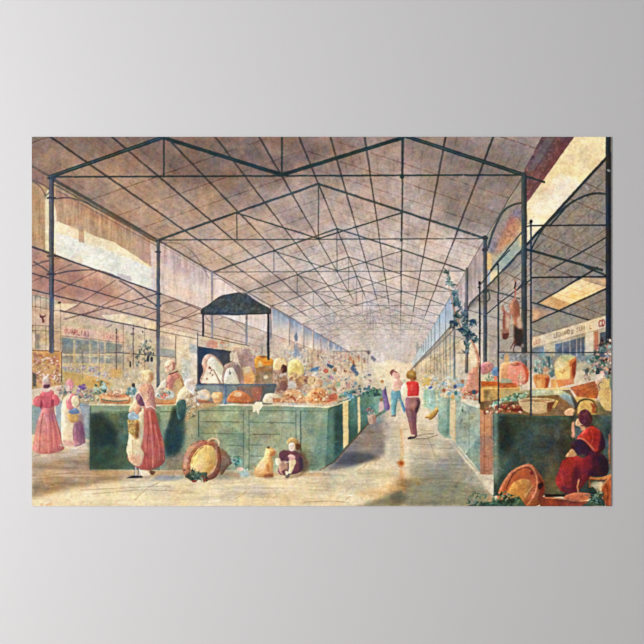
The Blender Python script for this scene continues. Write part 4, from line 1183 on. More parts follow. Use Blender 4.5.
def aisle_people():
    fr(380, 360, 8.05)
    fr(370, 330, 8.05)
    m = new('painted_person', 0, 'person in pink shirt and teal trousers in the aisle')
    fr(380, 360, 8.05)
    P([(90, 260), (120, 230), (165, 250), (170, 300), (195, 370), (205, 410), (190, 420), (165, 350), (145, 310), (130, 380), (125, 445), (95, 440), (90, 360)],
      (110, 160, 164), part=new('painted_trousers', m, 'teal trousers'), sm=True, amp=.08)
    L([(180, 340), (200, 400)], 1.6, (70, 100, 160), .7, soft=.5)
    L([(140, 250), (135, 330), (118, 420)], 1.1, (76, 124, 132), .7, sm=True, soft=.4)
    P([(85, 448), (125, 440), (130, 452), (90, 456)], (120, 100, 96), part=m)
    P([(105, 180), (130, 140), (165, 160), (190, 200), (180, 230), (150, 245), (110, 250), (95, 225)], (226, 170, 150), part=m, sm=True, amp=.08)
    P([(100, 215), (130, 200), (160, 235), (115, 250)], (238, 200, 170), a=.8, soft=.6)
    P([(90, 85), (110, 70), (130, 90), (155, 110), (160, 140), (130, 150), (105, 140), (95, 110)], (220, 176, 160), part=new('painted_head', m, 'brown-capped head'), sm=True)
    P([(78, 100), (95, 76), (118, 74), (110, 95), (98, 110), (100, 135), (90, 120)], (130, 74, 74), a=.9)
    L([(115, 92), (135, 100)], 1.1, (120, 60, 60), .8)
    E(190, 165, 14, 14, (140, 180, 140), a=.6, soft=.8)
    v = new('painted_person', 0, 'person seen from behind in red waistcoat and plum trousers in the aisle')
    P([(215, 295), (300, 295), (322, 330), (316, 370), (300, 420), (292, 500), (296, 610), (262, 612), (245, 580), (225, 480), (205, 410), (205, 340)],
      (142, 100, 104), part=new('painted_trousers', v, 'plum brown trousers'), sm=True, amp=.08, tex='v')
    P([(225, 320), (270, 310), (280, 360), (255, 395), (222, 370)], (186, 134, 106), a=.7, soft=1.5)
    P([(290, 310), (322, 330), (314, 380), (298, 420), (276, 420), (280, 375), (300, 350)], (56, 40, 54), a=.85, soft=.8)
    P([(255, 400), (285, 420), (285, 600), (265, 600), (255, 500)], (120, 72, 92), a=.7, soft=1)
    P([(215, 400), (240, 400), (255, 520), (240, 540)], (166, 124, 126), a=.7, soft=1)
    P([(218, 625), (250, 612), (280, 615), (296, 600), (298, 615), (280, 632), (225, 640)], (72, 60, 64), part=v)
    P([(250, 600), (280, 600), (278, 615), (250, 616)], (206, 180, 150), a=.9)
    L([(295, 612), (360, 596), (430, 592)], 1.1, (130, 116, 104), .7, sm=True)
    L([(290, 634), (380, 628), (470, 600)], 1.6, (134, 122, 108), .8, sm=True, w2=.6)
    P([(180, 200), (215, 180), (225, 230), (215, 300), (190, 290), (165, 260)], (240, 226, 180), part=new('painted_sleeve', v, 'cream shirt sleeve'), sm=True)
    P([(305, 190), (330, 220), (345, 280), (330, 310), (315, 290), (305, 240)], (240, 226, 184), part=new('painted_sleeve', v, 'cream shirt sleeve'), sm=True)
    P([(212, 180), (250, 172), (305, 180), (312, 240), (302, 292), (225, 292), (222, 230)], (214, 62, 58), part=new('painted_waistcoat', v, 'red waistcoat'), sm=True, amp=.08)
    P([(280, 190), (305, 190), (305, 280), (280, 285)], (176, 40, 48), a=.6, soft=.8)
    P([(235, 200), (258, 185), (262, 230), (245, 250)], (236, 96, 80), a=.8, soft=.7)
    L([(215, 297), (305, 295)], 1.3, (236, 206, 180), .9)
    hd = new('painted_head', v, 'head in a brown hat')
    P([(240, 140), (285, 140), (280, 172), (245, 172)], (190, 120, 90), part=hd)
    P([(210, 115), (225, 92), (260, 84), (285, 100), (292, 140), (275, 160), (240, 155), (215, 145)], (170, 126, 60), part=hd, sm=True, amp=.12)
    P([(225, 105), (250, 92), (265, 110), (240, 125)], (206, 170, 100), a=.8, soft=.6)
    P([(260, 130), (292, 130), (284, 160), (262, 160)], (110, 66, 40), a=.7, soft=.5)
    c = new('painted_person', 0, 'small person in violet dress far down the aisle')
    P([(18, 245), (28, 222), (44, 226), (52, 260), (62, 310), (80, 375), (74, 398), (44, 404), (30, 350), (18, 290)], (128, 108, 150), part=c, sm=True, amp=.1)
    P([(-8, 345), (4, 334), (20, 338), (30, 370), (24, 404), (-8, 418)], (216, 180, 168), part=c, sm=True)
    E(18, 175, 15, 14, (196, 140, 90), part=c)
    E(10, 320, 12, 13, (156, 116, 66), part=c)
    P([(4, 235), (14, 195), (34, 192), (42, 222), (24, 240)], (232, 204, 176), part=c, a=.9)
    L([(40, 232), (58, 300), (66, 380)], 1.0, (96, 76, 124), .6, sm=True)
    # dark pot plant by the counter end
    fr(320, 400, 5.855)
    pot = new('painted_potted_plant', 0, 'terracotta potted plant at the counter end')
    P([(275, 85), (322, 82), (325, 110), (318, 142), (285, 140)], (206, 166, 136), part=pot, amp=.08)
    P([(300, 90), (322, 85), (324, 120), (312, 142)], (160, 110, 90), a=.7, soft=.6)
    dabs([(270, 80), (262, 55), (290, 38), (320, 50), (325, 85), (290, 92)], [(150, 150, 130), (206, 196, 170), (176, 110, 100), (110, 130, 110)], 40, .6, 1.5, part=pot)
    E(345, 115, 12, 22, (130, 150, 140), a=.8, soft=1)
    # straw broom leaning by the far right stall
    fr(380, 360, 8.05)
    br = new('painted_basket', 0, 'tipped golden straw basket lying in the aisle')
    P([(358, 465), (400, 430), (440, 390), (462, 375), (468, 410), (450, 440), (420, 475), (400, 480), (385, 470)], (196, 148, 70), part=br, sm=True, amp=.12)
    L([(385, 455), (430, 410), (458, 385)], 1.2, (236, 200, 120), .8, sm=True)
    L([(400, 478), (440, 450), (466, 412)], 1.1, (140, 92, 44), .8, sm=True)
    E(378, 462, 16, 7, (176, 120, 60), part=br)


def right_stalls():
    far = new('painted_flower_stall', 0, 'far right mint stalls heaped with white and yellow flowers')
    fr()
    P([(412, 366), (470, 330), (486, 366), (486, 404), (412, 404)], (214, 198, 166), part=far, soft=1, amp=.08)
    fr(410, 280, 5.367)
    # aisle posts of the farther stalls
    for i, (x, y0, y1) in enumerate(((60, 430, 500), (85, 410, 500), (110, 380, 520), (130, 360, 520), (165, 320, 540), (195, 300, 540), (238, 240, 560), (30, 440, 500), (145, 345, 500), (180, 310, 520), (215, 280, 500))):
        L([(x, y0), (x, y1)], .7 if i > 5 else .6, (120, 130, 132), .75)
    L([(100, 440), (170, 400), (300, 300)], .6, (130, 124, 118), .7)
    L([(238, 390), (300, 395)], .6, (130, 124, 118), .7)
    L([(20, 470), (100, 395), (170, 330), (238, 262)], 1.0, (110, 116, 120), .8)
    fr(380, 360, 8.05)
    P([(350, 240), (440, 225), (478, 240), (470, 380), (430, 400), (345, 375)], (164, 194, 170), part=far, amp=.08, soft=.5)
    for x in (372, 400, 455):
        L([(x, 250), (x, 350)], 1.2 if x != 455 else 2.0, (196, 206, 176) if x != 455 else (226, 206, 150), .8)
    P([(350, 240), (380, 240), (370, 350), (345, 370)], (140, 176, 140), a=.7, soft=1)
    dabs([(340, 230), (350, 130), (400, 110), (480, 110), (490, 240), (420, 240)], [(236, 224, 190), (244, 232, 200), (226, 180, 90), (186, 206, 206), (206, 214, 190), (230, 206, 160)], 130, .8, 2.3, part=far, seed=8)
    E(385, 172, 20, 26, (232, 190, 96), a=.9, soft=.5, rough=.3, part=far)
    P([(382, 230), (412, 208), (424, 212), (415, 232)], (70, 86, 160), part=far)
    E(505, 240, 10, 16, (150, 84, 40), part=far)
    st = new('painted_counter', 0, 'mint green panelled counter along the right of the aisle')
    P([(470, 290), (560, 280), (650, 290), (650, 660), (545, 628), (520, 630), (468, 570)], (158, 178, 152), part=st, amp=.08)
    P([(468, 300), (500, 296), (498, 590), (468, 560)], (176, 204, 176), a=.7, soft=1.5)
    P([(540, 300), (556, 300), (552, 560), (520, 630), (536, 500)], (96, 130, 110), a=.8, soft=1)
    P([(470, 470), (540, 460), (520, 620), (470, 570)], (140, 170, 146), a=.7, soft=2)
    dabs([(478, 290), (490, 190), (540, 130), (650, 150), (700, 250), (700, 300), (560, 310)], [(236, 216, 180), (240, 226, 196), (226, 190, 130), (200, 210, 200), (140, 180, 190), (214, 160, 120), (176, 200, 190)], 190, .8, 2.4, part=far, seed=9)
    for (x, y, c) in ((598, 210, (52, 84, 130)), (605, 262, (60, 110, 110)), (555, 265, (120, 170, 180)), (510, 240, (160, 90, 50)), (660, 170, (190, 120, 80)), (580, 290, (220, 150, 70)), (695, 262, (70, 96, 96))):
        E(x, y, 15, 18, c, a=.9, soft=.3, part=far, rough=.3)
    fr(410, 400, 5.855)
    cp = new('painted_pilaster', st, 'pale yellow pilaster')
    P([(235, 0), (262, 0), (268, 200), (268, 250), (240, 228), (232, 200)], (230, 204, 156), part=cp, amp=.04)
    P([(262, 0), (268, 0), (270, 240), (262, 240)], (206, 176, 126), a=.8)
    P([(168, 195), (205, 222), (290, 300), (400, 430), (480, 530), (490, 560), (470, 545), (380, 430), (300, 330), (230, 235), (170, 200)], (228, 212, 176), a=.85, soft=.4, part=None)
    P([(270, 0), (300, 20), (345, 20), (408, 40), (410, 430), (330, 345), (268, 262)], (165, 176, 152), part=st, amp=.08)
    P([(320, 320), (380, 240), (410, 215), (410, 432), (370, 385)], (128, 146, 128), a=.8, amp=.08)
    P([(410, 212), (438, 205), (490, 208), (490, 300), (410, 300)], (150, 110, 92), a=.0)
    L([(345, 30), (345, 330)], .6, (110, 140, 124), .8)
    L([(270, 258), (400, 412), (412, 430)], .8, (236, 222, 186), .9)
    P([(330, 15), (408, 35), (404, 48), (340, 30)], (222, 226, 200), a=.9)
    dabs([(275, 0), (330, 0), (330, 70), (310, 80), (285, 50)], [(110, 140, 120), (80, 110, 100), (140, 160, 130)], 20, .5, 1.3, flat=.5, rot=90)
    op = new('painted_pilaster', st, 'orange wooden corner post')
    P([(408, 22), (520, 22), (520, 48), (488, 55), (488, 438), (410, 432)], (202, 140, 98), part=op, amp=.07, tex='v')
    P([(408, 22), (520, 22), (518, 48), (408, 46)], (196, 118, 66), part=op, amp=.08)
    P([(410, 212), (438, 206), (488, 208), (488, 438), (410, 432)], (166, 122, 102), a=.85, tex='v', amp=.06)
    L([(435, 60), (434, 430)], .8, (150, 84, 56), .8)
    L([(408, 50), (440, 56), (488, 52)], 1.0, (156, 84, 50), .8)
    P([(410, 434), (488, 440), (490, 530), (478, 545), (455, 490), (410, 440)], (226, 208, 176), part=st, amp=.04)
    fc = new('painted_counter', 0, 'dark green front of the nearest right counter')
    P([(484, 50), (550, 66), (1260, 66), (1260, 560), (490, 560)], (56, 68, 56), part=fc, amp=.14)
    fr(490, 380, 4.6)
    P([(14, 133), (35, 135), (40, 420), (20, 480), (12, 440)], (158, 178, 154), a=.85, soft=1.5)
    P([(30, 150), (90, 145), (120, 220), (80, 330), (30, 350)], (28, 44, 42), a=.9, soft=5, amp=.16)
    P([(60, 300), (90, 240), (110, 260), (90, 330)], (24, 42, 46), a=.6, soft=4)
    P([(110, 190), (240, 180), (250, 330), (180, 420), (110, 330)], (74, 82, 66), a=.6, soft=5, amp=.14)
    P([(240, 200), (360, 190), (340, 340), (280, 520), (220, 520)], (78, 72, 54), a=.75, soft=5, amp=.16)
    P([(250, 340), (300, 330), (330, 520), (250, 520)], (112, 96, 64), a=.6, soft=3)
    P([(30, 350), (100, 345), (40, 450), (14, 470)], (84, 104, 90), a=.7, soft=3)
    P([(20, 132), (360, 165), (365, 180), (30, 160)], (70, 92, 80), a=.8, soft=1)
    L([(60, 192), (365, 194)], .8, (48, 66, 56), .85)
    for x in (133, 262):
        L([(x, 196), (x, 400)], .6, (52, 76, 66), .8)
    L([(366, 170), (366, 280)], .7, (60, 80, 72), .7)
    P([(385, 165), (560, 160), (560, 480), (520, 440), (520, 300), (470, 200), (390, 280)], (72, 90, 88), part=fc, amp=.14)
    P([(528, 220), (560, 215), (560, 290), (530, 260)], (44, 62, 66), a=.8, soft=1)
    L([(547, 250), (548, 380)], 1.8, (176, 110, 70), .9)
    L([(553, 225), (553, 420)], .8, (120, 90, 70), .8)
    L([(365, 150), (555, 162)], .7, (120, 140, 130), .6)


def right_goods():
    fr(440, 330, 8.05)
    bag = new('painted_sack', 0, 'pink cloth sack leaning behind the orange crates')
    P([(170, 500), (210, 430), (225, 360), (255, 310), (300, 310), (320, 480), (250, 530)], (214, 148, 118), part=bag, sm=True, amp=.06)
    P([(325, 300), (345, 265), (400, 258), (430, 290), (400, 340), (340, 360)], (188, 124, 120), part=bag, sm=True, amp=.08)
    P([(330, 280), (350, 275), (345, 350), (328, 340)], (150, 100, 140), a=.6, soft=.8)
    dabs([(150, 540), (180, 495), (310, 480), (315, 570), (180, 550)], [(206, 130, 90), (180, 90, 60), (232, 190, 130), (226, 160, 90)], 40, .8, 2.2, part=bag, edge=(140, 70, 50))
    E(272, 500, 16, 20, (60, 90, 104), part=bag)
    g = new('painted_greens', 0, 'leafy greens with a blue cabbage on the crates')
    dabs([(340, 370), (420, 330), (470, 340), (470, 410), (350, 410)], [(130, 160, 130), (196, 206, 170), (90, 120, 100), (214, 206, 170)], 50, .8, 2.2, part=g)
    P([(410, 340), (440, 300), (470, 310), (470, 370), (440, 380)], (96, 128, 160), part=g, sm=True)
    P([(430, 370), (455, 370), (460, 400), (435, 410)], (222, 120, 90), part=g)
    # crates
    cr = new('painted_crate', 0, 'orange wooden crates stepped on the right counter')
    P([(330, 410), (470, 412), (640, 415), (640, 560), (640, 600), (325, 600)], (204, 150, 80), part=cr, amp=.07)
    P([(330, 412), (470, 414), (470, 450), (332, 452)], (192, 92, 38), part=cr, amp=.14)
    P([(475, 425), (620, 425), (616, 462), (478, 462)], (196, 92, 40), part=cr, amp=.16)
    P([(345, 480), (470, 478), (470, 585), (360, 590)], (190, 146, 78), a=.95, amp=.14)
    P([(350, 485), (400, 482), (360, 560)], (130, 90, 44), a=.7, soft=1)
    P([(325, 462), (640, 460), (640, 474), (325, 476)], (236, 186, 100), a=.9)
    P([(325, 586), (475, 584), (475, 650), (325, 620)], (192, 104, 56), part=cr, amp=.10)
    P([(330, 470), (350, 475), (350, 590), (330, 588)], (236, 180, 96), a=.9)
    fr(500, 340, 8.05)
    wall = None
    P([(0, 100), (560, 100), (560, 330), (0, 330)], (176, 170, 150), a=.35, soft=1)
    P([(0, 105), (240, 100), (240, 150), (60, 170), (0, 150)], (128, 140, 148), a=.8, soft=1, tex='f', amp=.2)
    P([(610, 110), (760, 110), (760, 170), (610, 170)], (120, 134, 136), a=.8, soft=1.2, tex='f', amp=.2)
    P([(610, 170), (760, 170), (760, 330), (610, 330)], (206, 190, 150), a=.8, soft=1.5)
    # peach coloured pots, the large pink one a terracotta jar
    tjar = new('painted_terracotta_jar', 0, 'pink terracotta jar with an orange rim on the crate')
    P([(0, 210), (40, 180), (90, 190), (90, 330), (0, 330)], (226, 160, 110), part=tjar, sm=True)
    P([(60, 250), (75, 200), (120, 172), (175, 180), (220, 230), (228, 290), (205, 350), (150, 370), (90, 340), (60, 300)], (230, 140, 118), part=tjar, sm=True, amp=.05)
    P([(165, 180), (205, 205), (230, 260), (222, 320), (200, 352), (205, 290), (190, 230)], (180, 78, 46), a=.85, soft=.6)
    P([(95, 190), (140, 178), (175, 190), (150, 206), (110, 205)], (196, 104, 84), a=.9)
    P([(75, 230), (110, 220), (120, 260), (85, 290)], (240, 176, 150), a=.6, soft=1)
    E(52, 150, 20, 34, (206, 160, 104), a=.9, rough=.5)
    dabs([(140, 290), (165, 240), (190, 290), (204, 340), (186, 390), (140, 390)], [(236, 216, 170), (206, 170, 120), (170, 180, 140), (226, 190, 150), (150, 110, 80)], 60, .5, 1.3, part=tjar, a=.8)
    E(118, 196, 34, 13, (150, 84, 66), a=.85)
    E(112, 194, 24, 8, (206, 140, 110), a=.8)
    P([(0, 345), (135, 348), (135, 385), (0, 385)], (204, 104, 56), a=.95, amp=.12)
    P([(0, 300), (80, 310), (100, 340), (0, 345)], (150, 170, 150), a=.8, soft=.5)
    # leafy heads in the middle
    lv = new('painted_cabbage', 0, 'pale blue-green leek bunches behind the terracotta pot')
    dabs([(262, 250), (270, 160), (330, 100), (400, 130), (440, 230), (430, 300), (370, 310), (300, 270)], [(120, 156, 150), (176, 196, 176), (86, 124, 130), (206, 214, 186), (150, 180, 160)], 130, .9, 2.6, part=lv, flat=.5, rot=80)
    P([(375, 130), (395, 120), (400, 200), (385, 220)], (50, 92, 96), a=.8, soft=.5)
    P([(385, 260), (430, 230), (440, 280), (410, 300)], (70, 106, 110), a=.8, soft=.5)
    P([(270, 230), (290, 230), (295, 250), (272, 252)], (60, 96, 96), a=.7, soft=.5)
    E(365, 240, 24, 26, (222, 160, 120), a=.8, soft=.8)
    pot = new('painted_terracotta_pot', 0, 'terracotta pot in the middle of the crate shelf')
    P([(266, 290), (330, 275), (398, 290), (398, 320), (380, 385), (290, 385), (272, 340)], (216, 136, 78), part=pot, amp=.06)
    P([(360, 300), (398, 300), (380, 385), (355, 385)], (150, 66, 36), a=.85, soft=.6)
    P([(280, 320), (330, 320), (325, 380), (295, 380)], (240, 190, 120), a=.8, soft=.8)
    E(332, 284, 62, 12, (224, 150, 96), part=pot)
    E(335, 282, 44, 6, (200, 150, 90), a=.8)
    bx = new('painted_wicker_basket', 0, 'tall yellow wicker basket with a rust-red side')
    P([(438, 190), (470, 140), (530, 120), (600, 125), (606, 180), (596, 290), (580, 330), (560, 360), (470, 330), (440, 270)], (228, 190, 116), part=bx, amp=.06)
    P([(440, 180), (480, 130), (520, 140), (530, 200), (470, 230), (440, 240)], (222, 206, 150), a=.9, soft=1)
    P([(545, 170), (606, 130), (608, 200), (595, 300), (585, 340), (560, 320), (560, 230)], (196, 108, 56), a=.9, soft=.5)
    P([(572, 190), (608, 150), (604, 260), (592, 310), (576, 270)], (130, 50, 30), a=.85, soft=.5)
    P([(470, 120), (560, 110), (605, 128), (560, 150), (510, 180), (500, 150)], (186, 196, 140), a=.85, soft=.5)
    for (x, y) in ((490, 240), (500, 262), (515, 236), (520, 250), (484, 256), (508, 248)):
        E(x, y, 5, 5, (170, 110, 60), a=.9)
    P([(405, 320), (460, 310), (455, 385), (410, 380)], (222, 164, 104), part=bx, amp=.08)
    P([(460, 320), (580, 310), (600, 350), (470, 380)], (222, 132, 80), part=cr, amp=.08)
    L([(460, 325), (470, 378)], .8, (196, 120, 66), .8)
    P([(560, 380), (760, 330), (800, 400), (780, 470), (620, 460)], (196, 108, 58), part=cr, amp=.12)
    L([(570, 400), (640, 410), (770, 360)], .8, (150, 70, 40), .8)
    P([(240, 384), (560, 384), (570, 395), (240, 398)], (236, 196, 120), a=.95)
    P([(600, 455), (760, 470), (780, 500), (900, 500), (900, 520), (620, 510)], (236, 192, 108), part=cr, amp=.05)
    # lower shelf: bowl, cloth, greens
    sh = new('painted_counter_top', 0, 'brown shaded top of the nearest counter')
    P([(-160, 500), (0, 470), (240, 400), (560, 400), (620, 500), (760, 520), (880, 520), (880, 590), (640, 610), (330, 610), (0, 590), (-160, 560)], (128, 100, 66), part=sh, amp=.14)
    P([(240, 398), (480, 396), (560, 440), (600, 500), (540, 470), (460, 440), (260, 450)], (170, 180, 146), part=new('painted_cloth', sh, 'grey-green cloth over the produce'), amp=.10)
    P([(470, 450), (510, 430), (560, 440), (610, 530), (590, 545), (520, 480)], (140, 158, 156), a=.9, soft=.5)
    P([(420, 400), (520, 400), (500, 420), (430, 430)], (226, 210, 150), a=.6, soft=.8)
    P([(560, 440), (600, 490), (616, 540), (600, 550)], (48, 56, 50), a=.8, soft=.5)
    lg = new('painted_greens', 0, 'bright green lettuce heaped on the nearest counter')
    P([(0, 400), (230, 395), (240, 430), (150, 480), (0, 500)], (196, 176, 120), a=.8, soft=1)
    dabs([(-120, 560), (-60, 500), (40, 460), (120, 425), (230, 410), (235, 450), (150, 490), (20, 500), (-60, 540)], [(130, 186, 150), (90, 150, 120), (176, 206, 170), (66, 110, 90), (206, 214, 176), (226, 230, 200)], 230, .8, 2.6, part=lg)
    bw = new('painted_bowl', 0, 'wide beige bowl on the nearest counter')
    P([(148, 488), (200, 470), (300, 465), (400, 480), (440, 490), (425, 530), (380, 580), (300, 592), (215, 580), (165, 540)], (206, 174, 124), part=bw, sm=True, amp=.05)
    E(292, 484, 148, 18, (226, 200, 150), part=bw, amp=.05)
    E(296, 483, 128, 11, (160, 120, 76), a=.75)
    L([(160, 498), (260, 488), (370, 500)], .7, (150, 80, 50), .8)
    P([(375, 500), (442, 486), (428, 530), (385, 578), (372, 560)], (112, 46, 30), a=.85, soft=.5)
    P([(420, 540), (450, 480), (470, 490), (440, 550)], (206, 170, 90), a=.9)
    rd = new('painted_radishes', 0, 'dark red roots beside the bowl')
    dabs([(-150, 570), (-100, 530), (0, 520), (100, 510), (190, 540), (180, 590), (60, 580), (-150, 600)], [(170, 96, 60), (206, 140, 90), (120, 50, 36), (226, 180, 130), (190, 80, 60), (236, 200, 160)], 150, .7, 1.9, part=rd, edge=(80, 40, 30))
    E(130, 562, 50, 14, (110, 44, 34), rough=.4, part=rd)
    # basket round the vendor's elbow
    rb = new('painted_basket', 0, 'round straw basket behind the seated person')
    P([(620, 570), (650, 500), (720, 480), (780, 500), (790, 590), (640, 600)], (214, 170, 96), part=rb, sm=True, amp=.06)
    fr(490, 380, 4.6)
    P([(405, 105), (430, 90), (465, 92), (485, 115), (480, 150), (410, 150)], (226, 184, 104), part=rb, sm=True)
    L([(400, 120), (412, 98), (440, 88), (472, 96), (490, 130), (486, 150)], 2.0, (92, 80, 50), .9, sm=True)
    P([(455, 100), (480, 110), (480, 150), (462, 150), (468, 125)], (160, 76, 44), a=.9, soft=.5)
    P([(345, 130), (380, 130), (372, 175), (350, 170)], (218, 148, 100), a=.0)
    P([(485, 90), (530, 100), (560, 160), (490, 160)], (120, 114, 80), a=.9, soft=1.5)
    # big speckled jug at the right edge
    fr(545, 340, 9.2)
    ju = new('painted_jug', 0, 'tall speckled yellow jug with a handle at the right edge')
    P([(485, 400), (500, 360), (530, 350), (600, 330), (612, 340), (612, 650), (560, 650), (510, 590), (490, 500)], (228, 188, 116), part=ju, amp=.05)
    P([(585, 330), (612, 330), (612, 470), (590, 440)], (80, 120, 110), a=.8, soft=.7)
    P([(500, 480), (520, 520), (540, 620), (515, 590)], (246, 218, 150), a=.6, soft=1)
    L([(500, 460), (480, 430), (482, 385), (510, 372), (528, 395)], 1.5, (214, 160, 120), 1, sm=True, part=ju)
    L([(505, 440), (492, 420), (498, 395), (512, 388)], .9, (110, 60, 70), .9, sm=True)
    for _ in range(26):
        E(R.uniform(520, 600), R.uniform(430, 640), 3.5, 4, (170, 116, 70), a=.8, amp=0)
    # bouquet
    bo = new('painted_bouquet', 0, 'bouquet of pink blooms and dark green leaves at the right edge')
    reg = [(470, 90), (520, 10), (612, -30), (612, 330), (500, 380), (440, 330), (430, 240), (400, 200)]
    dabs(reg, [(216, 150, 120), (236, 206, 176), (110, 120, 110), (150, 90, 84), (190, 130, 120), (226, 190, 160), (96, 110, 110)], 150, .7, 2.3, part=bo, seed=21, edge=(90, 60, 60))
    for (x, y, r, c) in ((480, 160, 22, (40, 96, 84)), (520, 220, 26, (36, 92, 82)), (455, 240, 16, (90, 40, 44)), (480, 300, 20, (60, 70, 90)), (560, 180, 26, (230, 160, 128)), (595, 60, 22, (160, 190, 180)),
                         (540, 30, 20, (236, 170, 140)), (500, 110, 14, (30, 40, 50)), (575, 150, 16, (130, 150, 170)), (560, 270, 24, (222, 160, 120)), (600, 270, 12, (20, 30, 36)), (440, 190, 20, (226, 180, 140)), (520, 300, 20, (232, 180, 140))):
        E(x, y, r, r * .85, c, rough=.5, n=9, part=bo)
    for (x, y, sd) in ((600, 352, 1), (604, 362, 2), (596, 368, 3), (606, 374, 4), (592, 362, 5), (603, 344, 6), (588, 372, 7)):
        leaves(x, y, 9, 5, [(60, 92, 84), (110, 140, 130), (70, 50, 52), (44, 66, 60), (150, 170, 156), (214, 176, 158), (90, 84, 96)], 5, 2.6, a=.85, part=bo, seed=300 + sd)
    dabs([(340, 340), (400, 250), (450, 260), (460, 350), (380, 390)], [(140, 96, 80), (206, 180, 150), (90, 70, 64), (226, 196, 150)], 60, .4, 1.2, part=bo, flat=.5, rot=120)


def hares():
    fr()
    for (x, y0, y1, w, c) in ((479.6, 300, 403, 1.7, (34, 40, 46)), (498.2, 300, 408, 1.4, (40, 52, 60)), (530.8, 300, 415, 1.8, (44, 60, 76))):
        L([(x, y0), (x, y1)], w, c, .97)
    L([(498, 352.5), (604, 352.5)], .9, (54, 66, 74), .8)
    fr(410, 280, 5.367)
    h1 = new('painted_hare', 0, 'smaller skinned hare hanging head down, left of the pair')
    P([(500, 130), (510, 165), (530, 180), (540, 150), (530, 130), (545, 160), (540, 200), (535, 240), (530, 280), (528, 300), (512, 318), (492, 312), (490, 290), (498, 262), (494, 220), (498, 180), (488, 150)],
      (170, 118, 98), part=h1, amp=.1)
    P([(498, 150), (508, 165), (506, 260), (496, 262), (494, 210)], (134, 74, 60), a=.8, soft=.6)
    P([(515, 190), (532, 200), (528, 260), (514, 255)], (214, 190, 160), a=.8, soft=.8)
    P([(494, 285), (530, 280), (526, 305), (512, 318), (492, 312)], (96, 46, 40), a=.85, soft=.4)
    h2 = new('painted_hare', 0, 'larger hare hanging head down, right of the pair')
    L([(563, 0), (566, 60), (562, 110)], 1.4, (170, 110, 90), 1, w2=2, part=h2)
    L([(566, 15), (560, 45)], 1.6, (40, 44, 50), .9)
    L([(532, 140), (545, 130), (556, 110)], 1.8, (150, 80, 66), 1, part=h2)
    P([(545, 110), (566, 95), (585, 130), (590, 180), (602, 240), (606, 280), (600, 320), (608, 350), (595, 362), (580, 350), (560, 345), (555, 320), (556, 270), (550, 200), (532, 150)],
      (160, 110, 86), part=h2, sm=True, amp=.1)
    P([(555, 120), (572, 130), (580, 190), (570, 230), (556, 190)], (150, 84, 66), a=.7, soft=.8)
    P([(570, 200), (590, 190), (600, 240), (585, 280), (572, 250)], (206, 180, 150), a=.8, soft=1)
    P([(557, 235), (575, 255), (602, 262), (606, 320), (600, 352), (565, 350), (555, 310)], (50, 42, 40), a=.92, soft=.9)
    L([(565, 340), (555, 370), (558, 395)], 1.6, (110, 66, 54), .95, part=h2, w2=.6)
    L([(560, 330), (545, 355), (540, 372)], 1.4, (110, 66, 54), .95, part=h2, w2=.6)
    E(603, 352, 9, 10, (130, 120, 116), part=h2)


def branch():
    fr(410, 280, 5.367)
    b = new('painted_leafy_branch', 0, 'tall leafy blue-green branch with a pink-brown stem')
    L([(360, 480), (368, 440), (362, 400), (345, 355), (322, 315), (300, 290), (270, 250), (255, 210), (235, 150), (220, 80), (205, 30), (200, -30)], 3.0, (186, 136, 112), 1, sm=True, part=b, w2=.8)
    L([(350, 370), (362, 420), (364, 470)], 2.4, (196, 146, 120), 1, sm=True, part=b)
    L([(356, 380), (368, 430), (368, 470)], .8, (110, 70, 60), .8, sm=True)
    L([(300, 290), (300, 200), (290, 120)], .9, (96, 110, 110), .7, part=b)
    cols = [(84, 110, 116), (60, 88, 92), (116, 140, 140), (46, 70, 84), (98, 128, 116), (140, 158, 156)]
    fr()
    pts = [(447, 272), (449, 279), (452, 285), (454, 292), (456, 299), (459, 305), (462, 310), (464, 318), (466, 325), (466, 332), (469, 338)]
    for i, (x, y) in enumerate(pts):
        leaves(x, y, 7 + i // 2, 2.2 + i * .25, cols, 4.0, 2.0, a=.9, part=b, seed=40 + i)
    for (x, y, n, r) in ((454, 324, 22, 3.6), (456, 316, 12, 3), (462, 330, 16, 4), (470, 334, 18, 4.5), (473, 322, 12, 3), (448, 283, 8, 2), (467, 345, 12, 3), (475, 340, 10, 3), (456, 302, 12, 3), (466, 352, 6, 2)):
        leaves(x, y, n, r, cols + [(34, 60, 96), (40, 74, 70)], 4.2, 2.2, part=b, seed=int(x * 3 + y))
    for (x, y) in ((456, 324), (462, 329), (452, 322), (472, 321)):
        E(x, y, 2.2, 1.4, (36, 66, 104), rot=30, part=b)


